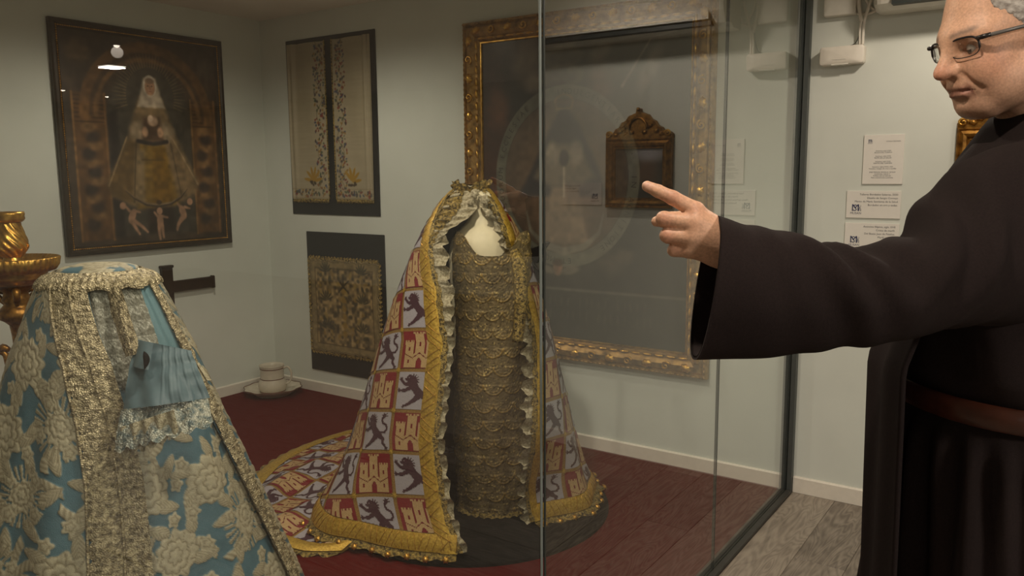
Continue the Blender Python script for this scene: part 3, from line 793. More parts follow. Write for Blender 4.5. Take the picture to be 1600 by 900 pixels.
def floral(cv_, side, seed):
    rg = random.Random(seed)
    A_ = cv_.asp
    cv_.c *= (0.95 + 0.08 * fbm(cv_.U * 3, cv_.W * 40, seed)[..., None])
    inner = (lambda u: 1 - u) if side < 0 else (lambda u: u)      # distance coordinate from the inner edge
    dots = [(72, 60, 62), (120, 54, 44), (78, 84, 66), (64, 70, 92), (140, 104, 46)]
    # vertical border
    n = int(A_ / 0.060)
    for k in range(n):
        y = 0.22 + (A_ - 0.24) * k / n
        for j in range(4):
            u = 0.05 + rg.random() * 0.26
            cv_.blob(inner(u), y + rg.uniform(-0.02, 0.02), 0.018 + 0.018 * rg.random(), 0.012 + 0.014 * rg.random(), dots[rg.randrange(5)], 0.3, 0.9, rg.uniform(0, 3))
    pts = [(inner(0.17 + 0.08 * math.sin(y * 9)), y) for y in np.linspace(0.2, A_, 60)]
    cv_.line(pts, 0.006, (106, 92, 60), 0.006, 0.9)
    # bottom border
    for k in range(46):
        cv_.blob(0.04 + 0.92 * rg.random(), 0.05 + 0.13 * rg.random(), 0.02 + 0.02 * rg.random(), 0.014 + 0.014 * rg.random(), dots[rg.randrange(5)], 0.3, 0.9, rg.uniform(0, 3))
    cv_.line([(0, 0.20), (1, 0.20)], 0.004, (120, 100, 62)); cv_.line([(0, 0.03), (1, 0.03)], 0.004, (120, 100, 62))
    # corner spray of gold leaves
    cx = inner(0.42)
    for an in (0.2, 0.75, 1.3, 1.85, 2.4, 2.95) if side < 0 else (0.15, 0.7, 1.25, 1.8, 2.3):
        d = -1 if side > 0 else 1
        ang = an
        cv_.blob(cx + 0.13 * math.cos(ang), 0.34 + 0.16 * math.sin(ang), 0.13, 0.032, (158, 122, 40), 0.2, 1, ang)
    for k in range(6): cv_.blob(cx + rg.uniform(-0.1, 0.1), 0.30 + rg.uniform(-0.06, 0.06), 0.028, 0.026, (70, 56, 40), 0.4)
for side, x0, x1, seed in ((-1, 0.292, 0.640, 3), (1, 0.712, 1.045, 8)):
    def pl(U, Wn, side=side):
        e = U if side < 0 else 1 - U
        return 0.020 * np.exp(-((e - 0.13) / 0.05) ** 2) * (0.4 + 0.6 * Wn) + 0.016 * np.exp(-((e - 0.03) / 0.03) ** 2) + 0.004 * np.sin(U * 9 + Wn * 3)
    VF, cc = cloth_panel(x0, x1, 1.335, 2.352, 90, 240, lambda k, side=side, seed=seed: floral(k, side, seed), pl, 0.010)
    pn = obj('silk_panel', wall_place(VF, OB, *BW), M['silk'], b1, True, col=cc)
    xi = x1 if side < 0 else x0
    zz = np.linspace(1.335, 2.352, 120)
    fr_ = [(xi + 0.003 * side * -1 + 0.002 * np.sin(zz * 400), np.full(zz.shape, 0.016), zz)]
    obj('side_braid', wall_place(tube(np.stack(fr_[0], -1), 0.005, 6), OB, *BW), M['gold_lace'], pn)
    fx = np.linspace(x0, x1, 60); ft = []
    for k in range(28):
        xx = x0 + (x1 - x0) * (k + 0.5) / 28
        ft.append(tube([(xx, 0.016, 1.338), (xx + random.uniform(-.002, .002), 0.018, 1.325), (xx + random.uniform(-.003, .003), 0.016, 1.312)], [0.0055, 0.006, 0.003], 6))
    tag(obj('fringe', wall_place(join(ft), OB, *BW), M['gold_lace'], pn), kind='stuff')

b2 = thing('textile_display', (0.75, -0.001, 0.162), 'square gold-embroidered lace-edged cloth on a black board above the skirting', 'textile')
obj('backing_board', bevel_box(0.392, 1.112, -0.009, -0.0008, 0.161, 1.118, 0.002), M['board'], b2, False)
def veil(cv_):
    A_ = cv_.asp; rg = random.Random(11)
    cv_.c[:] = (128, 108, 74)
    cv_.mottle(30, 0.5, 4)
    e = np.minimum(np.minimum(cv_.U, 1 - cv_.U), np.minimum(cv_.W, A_ - cv_.W))
    cv_.lay(0.7 * sstep(0.10, 0.07, e), (140, 122, 84)); cv_.lay(0.8 * sstep(0.012, 0.0, np.abs(e - 0.09)), (84, 68, 42)); cv_.lay(0.7 * sstep(0.010, 0.0, np.abs(e - 0.02)), (96, 80, 52))
    for k in range(70):
        x, y = rg.uniform(0.14, 0.86), rg.uniform(0.14, A_ - 0.14)
        cv_.blob(x, y, rg.uniform(0.015, 0.04), rg.uniform(0.01, 0.025), [(74, 66, 46), (160, 134, 74), (66, 60, 44), (146, 116, 56)][k % 4], 0.4, 0.8, rg.uniform(0, 3))
    for sx in (-1, 1):                      # mirrored sprays
        for y in (0.25, 0.55, 0.85):
            for k in range(7):
                an = 0.3 + k * 0.4
                cv_.blob(0.5 + sx * (0.26 + 0.06 * math.cos(an)), y + 0.07 * math.sin(an), 0.045, 0.010, (70, 64, 44), 0.4, 0.9, sx * an)
    for k in range(6): cv_.blob(0.5, 0.22 + 0.09 * k, 0.035, 0.035, (150, 118, 52), 0.5, 0.9)
    for an in (0.7, 1.57, 2.4, -0.7, -2.4): cv_.line([(0.5, 0.72), (0.5 + 0.10 * math.cos(an), 0.72 + 0.10 * math.sin(an))], [0.014, 0.004], (62, 52, 34))
VF, cc = cloth_panel(0.418, 1.062, 0.300, 0.935, 170, 170, veil, lambda U, Wn: 0.003 * np.sin(U * 17 + Wn * 8) + 0.003 * fbm(U * 30, Wn * 30, 6), 0.010, wob=0.022)
pn = obj('embroidered_cloth', wall_place(VF, OB, *BW), M['silk'], b2, True, col=cc)
lace = []
def lace_edge(x0, z0, x1, z1, nx_, nz_, n):
    t = np.linspace(0, 1, n * 6)
    ww = 0.010 + 0.012 * np.abs(np.sin(t * n * np.pi)) + 0.006 * rng.random(len(t))
    P = []
    for k, off in enumerate((0.0, 0.5, 1.0)):
        o_ = off * ww
        P.append(np.stack([x0 + (x1 - x0) * t + nx_ * o_, 0.013 + 0.004 * np.sin(t * n * 6.3 + k), z0 + (z1 - z0) * t + nz_ * o_], -1))
    P = np.stack(P, 1)
    return P.reshape(-1, 3), grid_faces(len(t), 3)
lace = [lace_edge(0.415, 0.302, 1.065, 0.302, 0, -1, 22), lace_edge(1.060, 0.298, 1.060, 0.937, 1, 0, 22), lace_edge(1.065, 0.933, 0.415, 0.933, 0, 1, 22), lace_edge(0.420, 0.937, 0.420, 0.298, -1, 0, 22)]
obj('lace_edging', wall_place(join(lace), OB, *BW), M['gold_lace'], pn)

# ---- small crested gilt picture, mostly behind the visitor
O3 = np.array([4.458, -0.003, 1.492])
W3, H3 = 0.36, 0.345
p3 = thing('framed_picture', tuple(O3), 'small gilt picture with a carved crest, on the wall behind the visitor', 'picture')
f3 = obj('frame', wall_place(moulding(W3, H3, [(0, 0), (0, 0.026), (0.006, 0.032), (0.012, 0.026), (0.024, 0.034), (0.036, 0.030), (0.042, 0.020), (0.048, 0.022), (0.052, 0.012)]), O3, *BW), M['gold_bronze'], p3, False)
crest = [(-0.185, 0.0), (-0.185, 0.018), (-0.172, 0.030), (-0.158, 0.022), (-0.140, 0.034), (-0.128, 0.052), (-0.108, 0.060), (-0.092, 0.084), (-0.070, 0.094), (-0.055, 0.116), (-0.030, 0.124), (-0.014, 0.130), (-0.012, 0.146), (0.0, 0.150)]
crest = crest + [(-x, z) for x, z in crest[::-1][1:]]
n = len(crest); zt = H3 / 2
cvt = np.array([(x, 0.002, zt + z) for x, z in crest] + [(x * 0.97, 0.026, zt + z * 0.96) for x, z in crest])
cfc = [tuple(range(n, 2 * n))] + [(i, i + 1, n + i + 1, n + i) for i in range(n - 1)] + [(n - 1, 0, n, 2 * n - 1)]
cst = obj('crest', wall_place((cvt, cfc), O3, *BW), M['gold_bronze'], p3, False)
t = np.linspace(0, np.pi, 16)
obj('crest_arch', wall_place(tube(np.stack([0.05 * np.cos(t), np.full(16, 0.03), zt + 0.045 + 0.055 * np.sin(t)], -1), 0.007, 8), O3, *BW), M['gold_bronze'], cst)
for sx in (-1, 1):
    tt = np.linspace(0, 9, 26)
    obj('scroll', wall_place(tube(np.stack([sx * (0.160 - 0.019 * (1 - tt / 11) * np.cos(tt)), 0.028 + tt * 0.0008, zt + 0.021 + 0.017 * (1 - tt / 11) * np.sin(tt)], -1), np.linspace(0.006, 0.0035, 26), 8), O3, *BW), M['gold'], cst)
    for q in ((0.10, 0.035), (0.065, 0.06), (0.035, 0.03), (0.125, 0.02)):
        v, f = dome(0.016, 0.012, 0.012, 10, 4, 5, 0.15)
        obj('leaf_carving', wall_place((v + np.array([sx * q[0], 0.026, zt + q[1]]), f), O3, *BW), M['gold_bronze'], cst)
v, f = dome(0.011, 0.012, 0.011, 10, 4)
obj('finial', wall_place((v + np.array([0, 0.024, zt + 0.142]), f), O3, *BW), M['gold_bronze'], cst)
c = Canvas(70, 66, 0.95, (60, 54, 46)); c.mottle(5, 0.5, 3)
c.blob(0.35, 0.5, 0.2, 0.3, (96, 70, 52), 0.7); c.blob(0.65, 0.55, 0.12, 0.28, (70, 66, 74), 0.7); c.blob(0.5, 0.15, 0.5, 0.12, (50, 46, 38), 0.5); c.blob(0.3, 0.85, 0.35, 0.14, (150, 146, 150), 0.7)
obj('canvas', wall_place(canvas_mesh(c, W3 - 0.10, H3 - 0.10, 0.013), O3, *BW), M['canvas'], p3, False, col=c.colors())

# ---- printed cards
def card(x0, x1, z0, z1, lines, label, logo=True, head=None, align='RIGHT'):
    t = thing('information_card', ((x0 + x1) / 2, -0.0005, z0), label, 'sign', 'printed cards on the wall')
    obj('board', bevel_box(x0, x1, -0.006, -0.0006, z0, z1, 0.0008), M['card'], t, False)
    P = []
    for (x, z, size, body, al) in lines:
        v, f = text_mesh(body, size, al)
        if len(f): P.append((np.stack([x + v[:, 0], np.full(len(v), -0.0064), z + v[:, 1]], -1), f))
    obj('lettering', join(P), M['ink'], t, False)
    if logo:
        lx, lz, s = logo
        Q = []
        for body, dx, dz, sz in (('M', 0.0, 0.0, 1.0), ('S', 0.20, 0.02, 0.92), ('U', 0.93, 0.50, 0.34), ('A', 0.93, 0.24, 0.34), ('N', 0.93, 0.0, 0.34)):
            v, f = text_mesh(body, sz * s * 1.35, 'LEFT')
            Q.append((np.stack([lx + dx * s + v[:, 0], np.full(len(v), -0.0064 - 0.0001 * len(Q)), lz + dz * s + v[:, 1]], -1), f))
        v, f = text_mesh('MUSAN', s * 0.42, 'LEFT')
        Q.append((np.stack([lx - 0.12 * s + v[:, 0], np.full(len(v), -0.0064), lz - 0.42 * s + v[:, 1]], -1), f))
        obj('logo', join(Q), M['ink_blue'], t, False)
xm = 4.004
L1 = [(xm + 0.066, 1.617, 0.0065, 'VITRINA SEGUNDA', 'RIGHT')]
zc = 1.578
for a_, b__ in (('Anónimo, siglo XVIII', 'BOLSA DEL CORPUS'), ('Anónimo, siglo XVIII', 'ROPA DE LA SALUD'), ('Anónimo, siglo XVIII', 'SANTO DEL CARMEN'), ('Anónimo, siglos XVIII y XIX', 'Vestidos, mangas de cruz y casullas')):
    L1 += [(xm, zc, 0.0072, a_, 'CENTER'), (xm, zc - 0.0075, 0.0076, b__, 'CENTER')]; zc -= 0.0225
L1 += [(xm, zc, 0.0072, 'JOSÉ MANUEL BONILLA, 2015/20', 'CENTER'), (xm, zc - 0.008, 0.0074, 'CORONA, CRUZ Y', 'CENTER'), (xm, zc - 0.0155, 0.0074, 'PUÑAL DE LA SALUD', 'CENTER'), (xm, zc - 0.023, 0.0074, 'Plata sobredorada y pedrería', 'CENTER')]
card(3.925, 4.084, 1.440, 1.648, L1, 'upright white card of centred text, topmost of the three on the wall', (3.942, 1.616, 0.014))
card(3.866, 4.083, 1.294, 1.411, [(4.072, 1.392, 0.0115, 'Talleres Bordados Salteras, 2020', 'RIGHT'), (4.072, 1.377, 0.0115, 'Diseño de Sergio Cornejo', 'RIGHT'), (4.072, 1.362, 0.0115, 'Manto de María Santísima de la Salud', 'RIGHT'), (4.072, 1.347, 0.0115, 'Bordados en oro y sedas.', 'RIGHT')],
     'wide white card with a blue logo, middle of the three on the wall', (3.887, 1.324, 0.032))
card(3.865, 4.083, 1.156, 1.273, [(4.068, 1.254, 0.0115, 'Anónimo filipino, siglo XVII', 'RIGHT'), (4.068, 1.239, 0.0115, 'Cristo de marfil.', 'RIGHT'), (4.068, 1.224, 0.0115, 'Del Beato Juan de Palafox.', 'RIGHT'), (4.068, 1.209, 0.0115, 'Marfil y ébano.', 'RIGHT')],
     'wide white card partly hidden by the sleeve, lowest of the three on the wall', (3.886, 1.186, 0.032))
card(4.672, 4.905, 1.330, 1.445, [(4.895, 1.426, 0.0115, 'Anónimo, siglo XVII', 'RIGHT'), (4.895, 1.411, 0.0115, 'Virgen de Belén', 'RIGHT'), (4.895, 1.396, 0.0115, 'Óleo sobre cobre.', 'RIGHT')],
     'wide white card right of the small crested gilt picture', (4.692, 1.360, 0.032))

# ---- devices high on the wall: emergency light, junction box, air conditioner, cables
em = thing('emergency_light', (3.82, -0.001, 1.955), 'small white rounded emergency light unit on the wall below cables', 'lamp')
def slab(x0, x1, z0, z1, y0, y1, r, bulge=0.0, n=8):
    """rounded-corner slab on the back wall, face towards -y, gently bowed"""
    out = []
    for cx, cz, a0 in ((x1 - r, z1 - r, 0), (x0 + r, z1 - r, 90), (x0 + r, z0 + r, 180), (x1 - r, z0 + r, 270)):
        for k in range(n):
            a_ = math.radians(a0 + 90 * k / (n - 1)); out.append((cx + r * math.cos(a_), cz + r * math.sin(a_)))
    out = np.array(out); ctr = np.array([(x0 + x1) / 2, (z0 + z1) / 2]); N = len(out)
    rings = [(1.0, y0), (1.0, y1 + 0.006 * np.sign(y0 - y1)), (0.985, y1 + 0.002 * np.sign(y0 - y1)), (0.95, y1), (0.5, y1 - bulge), (0.01, y1 - bulge * 1.2)]
    v = np.concatenate([np.stack([ctr[0] + (out[:, 0] - ctr[0]) * s_, np.full(N, y_), ctr[1] + (out[:, 1] - ctr[1]) * s_], -1) for s_, y_ in rings])
    f = [(k * N + (i + 1) % N, k * N + i, (k + 1) * N + i, (k + 1) * N + (i + 1) % N) for k in range(len(rings) - 1) for i in range(N)]
    return v, f
eb = obj('housing', slab(3.735, 3.915, 1.946, 2.022, -0.0008, -0.050, 0.012, 0.004), M['white_plastic'], em)
obj('indicator_slot', bevel_box(3.79, 3.845, -0.0555, -0.050, 1.9655, 1.9685, 0.0006), M['white_metal'], eb, False)
obj('lower_trim', bevel_box(3.785, 3.855, -0.0525, -0.010, 1.9435, 1.949, 0.001), M['white_metal'], eb, False)
jb = thing('junction_box', (3.80, -0.001, 2.15), 'flat white junction box at the top of the picture beside the glass post', 'box')
obj('housing', slab(3.742, 3.872, 2.150, 2.36, -0.0008, -0.040, 0.008, 0.0), M['white_metal'], jb)
ac = thing('air_conditioner', (4.5, -0.001, 2.13), 'long white air conditioner unit above the visitor', 'air conditioner')
acp = [(0.0, 0.0), (-0.10, 0.0), (-0.155, 0.020), (-0.185, 0.070), (-0.195, 0.16), (-0.185, 0.26), (-0.16, 0.285), (0.0, 0.285)]
k = len(acp)
acx = [(3.962, 0.0), (3.966, 0.35), (3.978, 0.85), (3.992, 1.0), (5.03, 1.0), (5.044, 0.85), (5.052, 0.0)]
av = np.array([(x, -0.001 + y * (0.86 + 0.14 * s_), 2.136 + z * (0.97 + 0.03 * s_) + (1 - s_) * 0.004) for x, s_ in acx for y, z in acp])
af = [(i * k + (j + 1) % k, i * k + j, (i + 1) * k + j, (i + 1) * k + (j + 1) % k) for i in range(len(acx) - 1) for j in range(k)] + [tuple(range(k)), tuple(range((len(acx) - 1) * k + k - 1, (len(acx) - 1) * k - 1, -1))]
acb = obj('housing', (av, af), M['white_metal'], ac, False)
obj('outlet', box(4.035, 4.98, -0.176, -0.115, 2.1475, 2.165), M['seal_dark'], acb, False)
obj('flap', (lambda v, f: (v + np.array([0, 0, 0]), f))(*box(4.045, 4.97, -0.1885, -0.1805, 2.172, 2.215)), M['white_metal'], acb, False)
def cable(name, pts, r, label, mt=M['white_plastic']):
    return tag(obj(name, tube(smooth_curve(pts, 30), r, 8), mt), label, 'cable', 'cables on the wall')
cable('cable_sleeve', [(3.876, -0.020, 2.26), (3.880, -0.022, 2.19), (3.891, -0.026, 2.135), (3.897, -0.028, 2.115)], 0.0085, 'thick white cable sleeve hanging below the junction box')
cable('cable', [(3.945, -0.020, 2.26), (3.925, -0.024, 2.19), (3.906, -0.025, 2.12), (3.903, -0.022, 2.06), (3.903, -0.020, 2.024)], 0.0062, 'white cable slanting from the air conditioner to the emergency light')
cable('cable', [(3.895, -0.030, 2.118), (3.891, -0.030, 2.08), (3.892, -0.026, 2.024)], 0.0042, 'thin white cable dropping straight into the emergency light')
cable('cable', [(3.893, -0.012, 2.12), (3.886, -0.012, 2.07), (3.872, -0.010, 2.035), (3.846, -0.008, 2.0235)], 0.0018, 'very thin grey wire curving beside the white cables', M['alu'])
cable('cable', [(3.885, -0.010, 2.30), (3.900, -0.012, 2.22), (3.93, -0.010, 2.17), (3.958, -0.010, 2.155)], 0.006, 'white cable looping between junction box and air conditioner')
cable('cable', [(3.874, -0.010, 2.155), (3.91, -0.012, 2.148), (3.945, -0.010, 2.16), (3.958, -0.010, 2.19)], 0.006, 'white cable running along the lower edge into the air conditioner')

# ---- wooden cross on the left wall
cr_ = thing('wooden_cross', (0.02, -0.82, 0.15), 'dark wooden cross on the left wall, half hidden by the blue gown', 'cross')
obj('upright_beam', bevel_box(0.002, 0.034, -0.862, -0.790, 0.16, 0.935, 0.004), M['cross'], cr_, False)
obj('cross_arm', bevel_box(0.003, 0.033, -1.15, -0.497, 0.768, 0.838, 0.004), M['cross'], cr_, False)
for nm, b6 in (('end_cap', (0.001, 0.038, -0.505, -0.490, 0.762, 0.844)), ('end_cap', (0.001, 0.038, -0.868, -0.784, 0.925, 0.942)), ('end_cap', (0.001, 0.038, -1.158, -1.143, 0.762, 0.844))):
    obj(nm, bevel_box(*b6, 0.003), M['cross'], cr_, False)

# ---- jug and dish in the corner
PC = np.array([0.235, -0.225, 0.0065])
dish = thing('ceramic_dish', tuple(PC), 'scalloped cream ceramic dish on the red carpet in the corner', 'dish')
dm = lambda t_, z_, i_: 1 + 0.035 * np.cos(10 * t_) * (i_ >= 4)
DR = 0.19
prof = [(0.001, 0.004), (0.105, 0.0), (0.115, 0.0), (0.118, 0.008), (0.150, 0.022), (DR, 0.044), (DR + 0.003, 0.048), (DR - 0.002, 0.050), (0.150, 0.030), (0.112, 0.016), (0.001, 0.014)]
dv, df = lathe(prof, 60, PC, dm)
d0 = obj('body', (dv, df), M['ceramic'], dish)
tt = np.linspace(0, 2 * np.pi, 60, endpoint=False); rr = (DR + 0.0005) * (1 + 0.035 * np.cos(10 * tt))
obj('rim_band', tube(np.stack([PC[0] + rr * np.cos(tt), PC[1] + rr * np.sin(tt), np.full(60, PC[2] + 0.0495)], -1), 0.0035, 6, True), M['glaze_brown'], d0)
JC = PC + np.array([0.004, -0.004, 0.0165])
jug = thing('ceramic_jug', tuple(JC), 'cream ceramic jug with brown bands and loop handle standing in the dish', 'jug')
obj('body', lathe([(0.001, 0.0), (0.070, 0.0), (0.086, 0.012), (0.094, 0.045), (0.090, 0.075), (0.079, 0.095), (0.078, 0.105), (0.079, 0.165), (0.083, 0.185), (0.085, 0.189), (0.081, 0.190), (0.074, 0.17), (0.072, 0.10), (0.080, 0.06), (0.07, 0.015), (0.001, 0.012)], 36, JC), M['ceramic'], jug)
for z_, r_ in ((0.168, 0.0805), (0.098, 0.0795), (0.012, 0.087)):
    obj('band', lathe([(r_, z_ - 0.003), (r_ + 0.0012, z_), (r_, z_ + 0.003)], 36, JC), M['glaze_brown'], jug)
hp = smooth_curve([(0.080, 0.165), (0.105, 0.176), (0.128, 0.150), (0.132, 0.11), (0.118, 0.07), (0.091, 0.055)], 22)
obj('handle', tube(JC + hp[:, :1] * ER + hp[:, 1:] * UP, np.linspace(0.008, 0.0065, 22), 8), M['ceramic'], jug)

# ---- tall gilded candlestick, far left
KB = V(26, 470, 3.25); KB[2] = 0.0065
zt = V(26, 331, 3.25)[2]
ks = thing('candlestick', tuple(KB), 'tall gilded carved candlestick with a fluted drip pan behind the blue gown', 'candlestick')
def zof(y): return V(26, y, 3.25)[2]
pxm = 3.25 / FPX
def prof_px(lst): return [(max(r * pxm, 0.001), zof(y) - KB[2]) for r, y in lst]
obj('socket_rim', lathe(prof_px([(1, 335), (15, 334), (17, 331), (21, 330), (22, 334), (21, 337), (22, 341), (19, 345), (15, 347)]), 36, KB), M['gold'], ks)
fl = lambda t_, z_, i_: 1 + 0.05 * np.cos(11 * (t_ + z_ * 16)) 
bulb = smooth_curve(prof_px([(15, 347), (17, 356), (21, 370), (23, 380), (22, 388), (17, 396), (12, 401)]), 26)
obj('fluted_bulb', lathe([tuple(q) for q in bulb], 110, KB, fl), M['gold'], ks)
obj('neck', lathe(prof_px([(12, 401), (13, 404), (15, 408), (16, 412), (18, 417), (20, 421)]), 36, KB), M['gold'], ks)
pm = lambda t_, z_, i_: 1 + 0.016 * np.cos(44 * t_) * ((i_ >= 2) & (i_ <= 6))
obj('drip_pan', lathe(prof_px([(20, 421), (40, 416), (57, 408), (63, 401), (65, 403), (63, 414), (58, 422), (46, 426), (47, 432), (44, 436), (30, 444)]), 176, KB, pm), M['gold'], ks)
obj('stem', lathe(prof_px([(30, 444), (25, 449), (17, 456), (18, 462), (21, 468), (17, 474), (22, 480), (28, 487), (27, 497), (19, 502), (13, 508), (11, 524), (10, 545), (13, 560), (20, 568), (22, 578), (17, 590), (11, 604), (10, 660), (16, 680), (24, 700), (18, 720), (11, 740), (11, 800), (18, 820), (14, 840), (22, 860)]), 40, KB), M['gold_bronze'], ks)
zl = zof(860) - KB[2]
obj('foot', lathe([(22 * pxm, zl), (0.075, zl * 0.92), (0.085, zl * 0.8), (0.07, zl * 0.65), (0.10, zl * 0.45), (0.15, zl * 0.2), (0.17, zl * 0.12), (0.175, 0.0), (0.001, 0.0)], 40, KB, lambda t_, z_, i_: 1 + 0.06 * np.cos(3 * t_) * (i_ >= 4)), M['gold_bronze'], ks)
for an in (-0.4, 1.7, 3.8):
    dr = np.array([math.cos(an), math.sin(an), 0])
    for y0_, y1_, rr_ in ((452, 476, 30), (545, 585, 27)):
        q = smooth_curve([(18, y0_ + 4), (rr_, y0_), (rr_ + 4, y0_ + 6), (rr_ - 3, y0_ + 12), (rr_ - 6, y1_ - 8), (16, y1_)], 16)
        obj('acanthus_leaf', tube(np.array([KB + dr * a_ * pxm + UP * (zof(b__) - KB[2]) for a_, b__ in q]), np.array([4, 5, 6, 6.5, 6, 5.5, 5, 5, 5, 5, 5, 5, 4.5, 4, 3.5, 3]) * pxm, 8), M['gold_bronze'], ks)

# ---- wrought-iron holder behind the mantle
IB = onY(838, 420, -0.28)
ir = thing('iron_holder', (IB[0], IB[1], 0.0065), 'dark wrought-iron holder with a hooked arm, peeking out behind the mantle', 'stand')
def ip(px, py, dy=0.0): return onY(px, py, -0.28 + dy)
base = ip(833, 410)
obj('pole', tube([(base[0], base[1], 0.02), (base[0], base[1], 0.7), base], 0.010, 8), M['iron'], ir)
obj('foot', lathe([(0.001, 0.018), (0.02, 0.022), (0.05, 0.008), (0.055, 0.0), (0.001, 0.0)], 24, (base[0], base[1], 0.0065)), M['iron'], ir)
plate = [ip(824, 390), ip(843, 384), ip(857, 379), ip(849, 391), ip(838, 411), ip(829, 413)]
pv = np.array(plate + [p_ + np.array([0, 0.02, 0]) for p_ in plate])
obj('bracket_plate', (pv, [(5, 4, 3, 2, 1, 0), (6, 7, 8, 9, 10, 11)] + [(i, (i + 1) % 6, 6 + (i + 1) % 6, 6 + i) for i in range(6)]), M['iron'], ir, False)
obj('hooked_arm', tube(smooth_curve([ip(857, 379), ip(848, 383), ip(852, 396), ip(850, 412), ip(845, 423), ip(840, 421), ip(832, 411)], 26), 0.007, 8), M['iron'], ir)

# ================================================================== heraldic mantle on its mannequin
CR0 = 1.714; CA0 = CAM @ TO                        # camera in (right, towards) coordinates
MR, MT = 1.480, CAM @ TO - 3.595                   # axis of the mantle at the floor
def W(r, t, z):                                    # (right, towards, up) -> world
    r = np.asarray(r, float); t = np.asarray(t, float); z = np.asarray(z, float)
    r, t, z = np.broadcast_arrays(r, t, z)
    return r[..., None] * ER + t[..., None] * TO + z[..., None] * UP
MPROF = smooth_curve([(0.035, 1.452), (0.085, 1.425), (0.150, 1.345), (0.222, 1.225), (0.298, 1.03), (0.368, 0.82), (0.475, 0.44), (0.550, 0.20), (0.620, 0.045)], 200)
_sl = np.concatenate([[0], np.cumsum(np.hypot(np.diff(MPROF[:, 0]), np.diff(MPROF[:, 1])))])
SMAX = _sl[-1]
def prof(s):
    return np.interp(s, _sl, MPROF[:, 0]), np.interp(s, _sl, MPROF[:, 1])
def s_of_z(z): return np.interp(-np.asarray(z, float), -MPROF[:, 1], _sl)
D2R = math.pi / 180
# front edges (angle from the viewer's direction, + to the right) down the slant
_ez = np.array([1.46, 1.40, 1.32, 1.22, 1.03, 0.82, 0.60, 0.44, 0.20, 0.045])
_eL = np.array([-80, -75, -62, -47, -24, -13, -13, -13, -6, 1]) * D2R
_eR = np.array([60, 56, 52, 50, 54, 54, 46, 42, 42, 44]) * D2R
def eL(s): return np.interp(-prof(s)[1], -_ez, _eL)
def eR(s): return np.interp(-prof(s)[1], -_ez, _eR)
def mantle_pt(phi, s, lift=0.0):
    r, z = prof(s)
    phi = (np.asarray(phi) + np.pi) % (2 * np.pi) - np.pi
    low = sstep(0.9, 0.05, z)
    fold = 0.020 * low * np.sin(phi * 7.0 + 0.6) + 0.010 * low * np.sin(phi * 15 + 2)
    pull = -0.16 * sstep(0.5, 0.05, z) * np.exp(-((phi - 46 * D2R) / (20 * D2R)) ** 2)
    left = 0.09 * sstep(0.4, 0.03, z) * np.exp(-((phi + 62 * D2R) / (16 * D2R)) ** 2)
    rr = r * (1 + fold * np.clip((phi + 0.25) ** 2 * 3, 0.15, 1)) + pull + left + lift
    cr = MR + 0.062 * np.clip(z / 1.4, 0, 1.05); ct = MT + 0.03 * z
    return W(cr + rr * np.sin(phi), ct + rr * np.cos(phi), z + lift * 0.25)
mantle = thing('mantle', tuple(W(MR, MT, 0.0065)), 'heraldic mantle of red castle and white lion panels with gold galloon border', 'mantle')
# cape: outer cloth (a solid thin shell)
ns, nph = 120, 190
SS = np.linspace(0.0, SMAX, ns)
def cape_grid(lift):
    out = []
    for u in np.linspace(0, 1, nph):
        ph = eL(SS) + (eR(SS) - 2 * np.pi - eL(SS)) * u
        out.append(mantle_pt(ph, SS, lift))
    return np.stack(out)
outer, inner_ = cape_grid(0.0), cape_grid(-0.006)
go, gi = grid_faces(nph, ns, flip=True), grid_faces(nph, ns)
nV = nph * ns
rimf = []
for j in range(ns - 1):
    rimf += [(j, j + 1, nV + j + 1, nV + j), ((nph - 1) * ns + j + 1, (nph - 1) * ns + j, nV + (nph - 1) * ns + j, nV + (nph - 1) * ns + j + 1)]
for i in range(nph - 1):
    a_, b__ = i * ns + ns - 1, (i + 1) * ns + ns - 1
    rimf.append((a_, b__, nV + b__, nV + a_))
allf = np.concatenate([go, gi + nV, np.array(rimf)])
mi = np.concatenate([np.zeros(len(go)), np.ones(len(gi)), np.zeros(len(rimf))])
cape = obj('cape', (np.concatenate([outer.reshape(-1, 3), inner_.reshape(-1, 3)]), allf), [M['mantle_base'], M['lining']], mantle, True, midx=mi)

# motifs in the unit square
NG = 46
gu = (np.arange(NG) + 0.5) / NG
GU, GV = np.meshgrid(gu, gu, indexing='ij')
def rect(x0, x1, y0, y1): return (GU >= x0) & (GU < x1) & (GV >= y0) & (GV < y1)
castle = rect(0.13, 0.87, 0.07, 0.40)
for x0, x1, yt in ((0.12, 0.36, 0.70), (0.36, 0.64, 0.90), (0.64, 0.88, 0.70)):
    castle |= rect(x0 + 0.012, x1 - 0.012, 0.07, yt)
    castle |= rect(x0 - 0.012, x1 + 0.012, yt - 0.07, yt - 0.02)
    w_m = (x1 - x0) / 7
    for k in range(4): castle |= rect(x0 + 2 * k * w_m - 0.005, x0 + (2 * k + 1) * w_m + 0.005, yt - 0.03, yt + 0.03)
castle &= ~(rect(0.355, 0.385, 0.42, 0.9) | rect(0.615, 0.645, 0.42, 0.9))
hole = rect(0.445, 0.555, 0.07, 0.24) | (np.hypot(GU - 0.5, GV - 0.24) < 0.055)
for x, y in ((0.24, 0.53), (0.24, 0.22), (0.76, 0.53), (0.76, 0.22), (0.5, 0.64)): hole |= (np.abs(GU - x) < 0.022) & (np.abs(GV - y) < 0.045)
hole |= (np.abs(d_caps(GU, GV, [(0.14, 0.40), (0.34, 0.30), (0.5, 0.42), (0.66, 0.30), (0.86, 0.40)], [0.006] * 5)) < 0.006)
hole &= castle
castle_fill = castle & ~hole
S_ = lambda pts, rad: d_caps(GU, GV, pts, rad) < 0
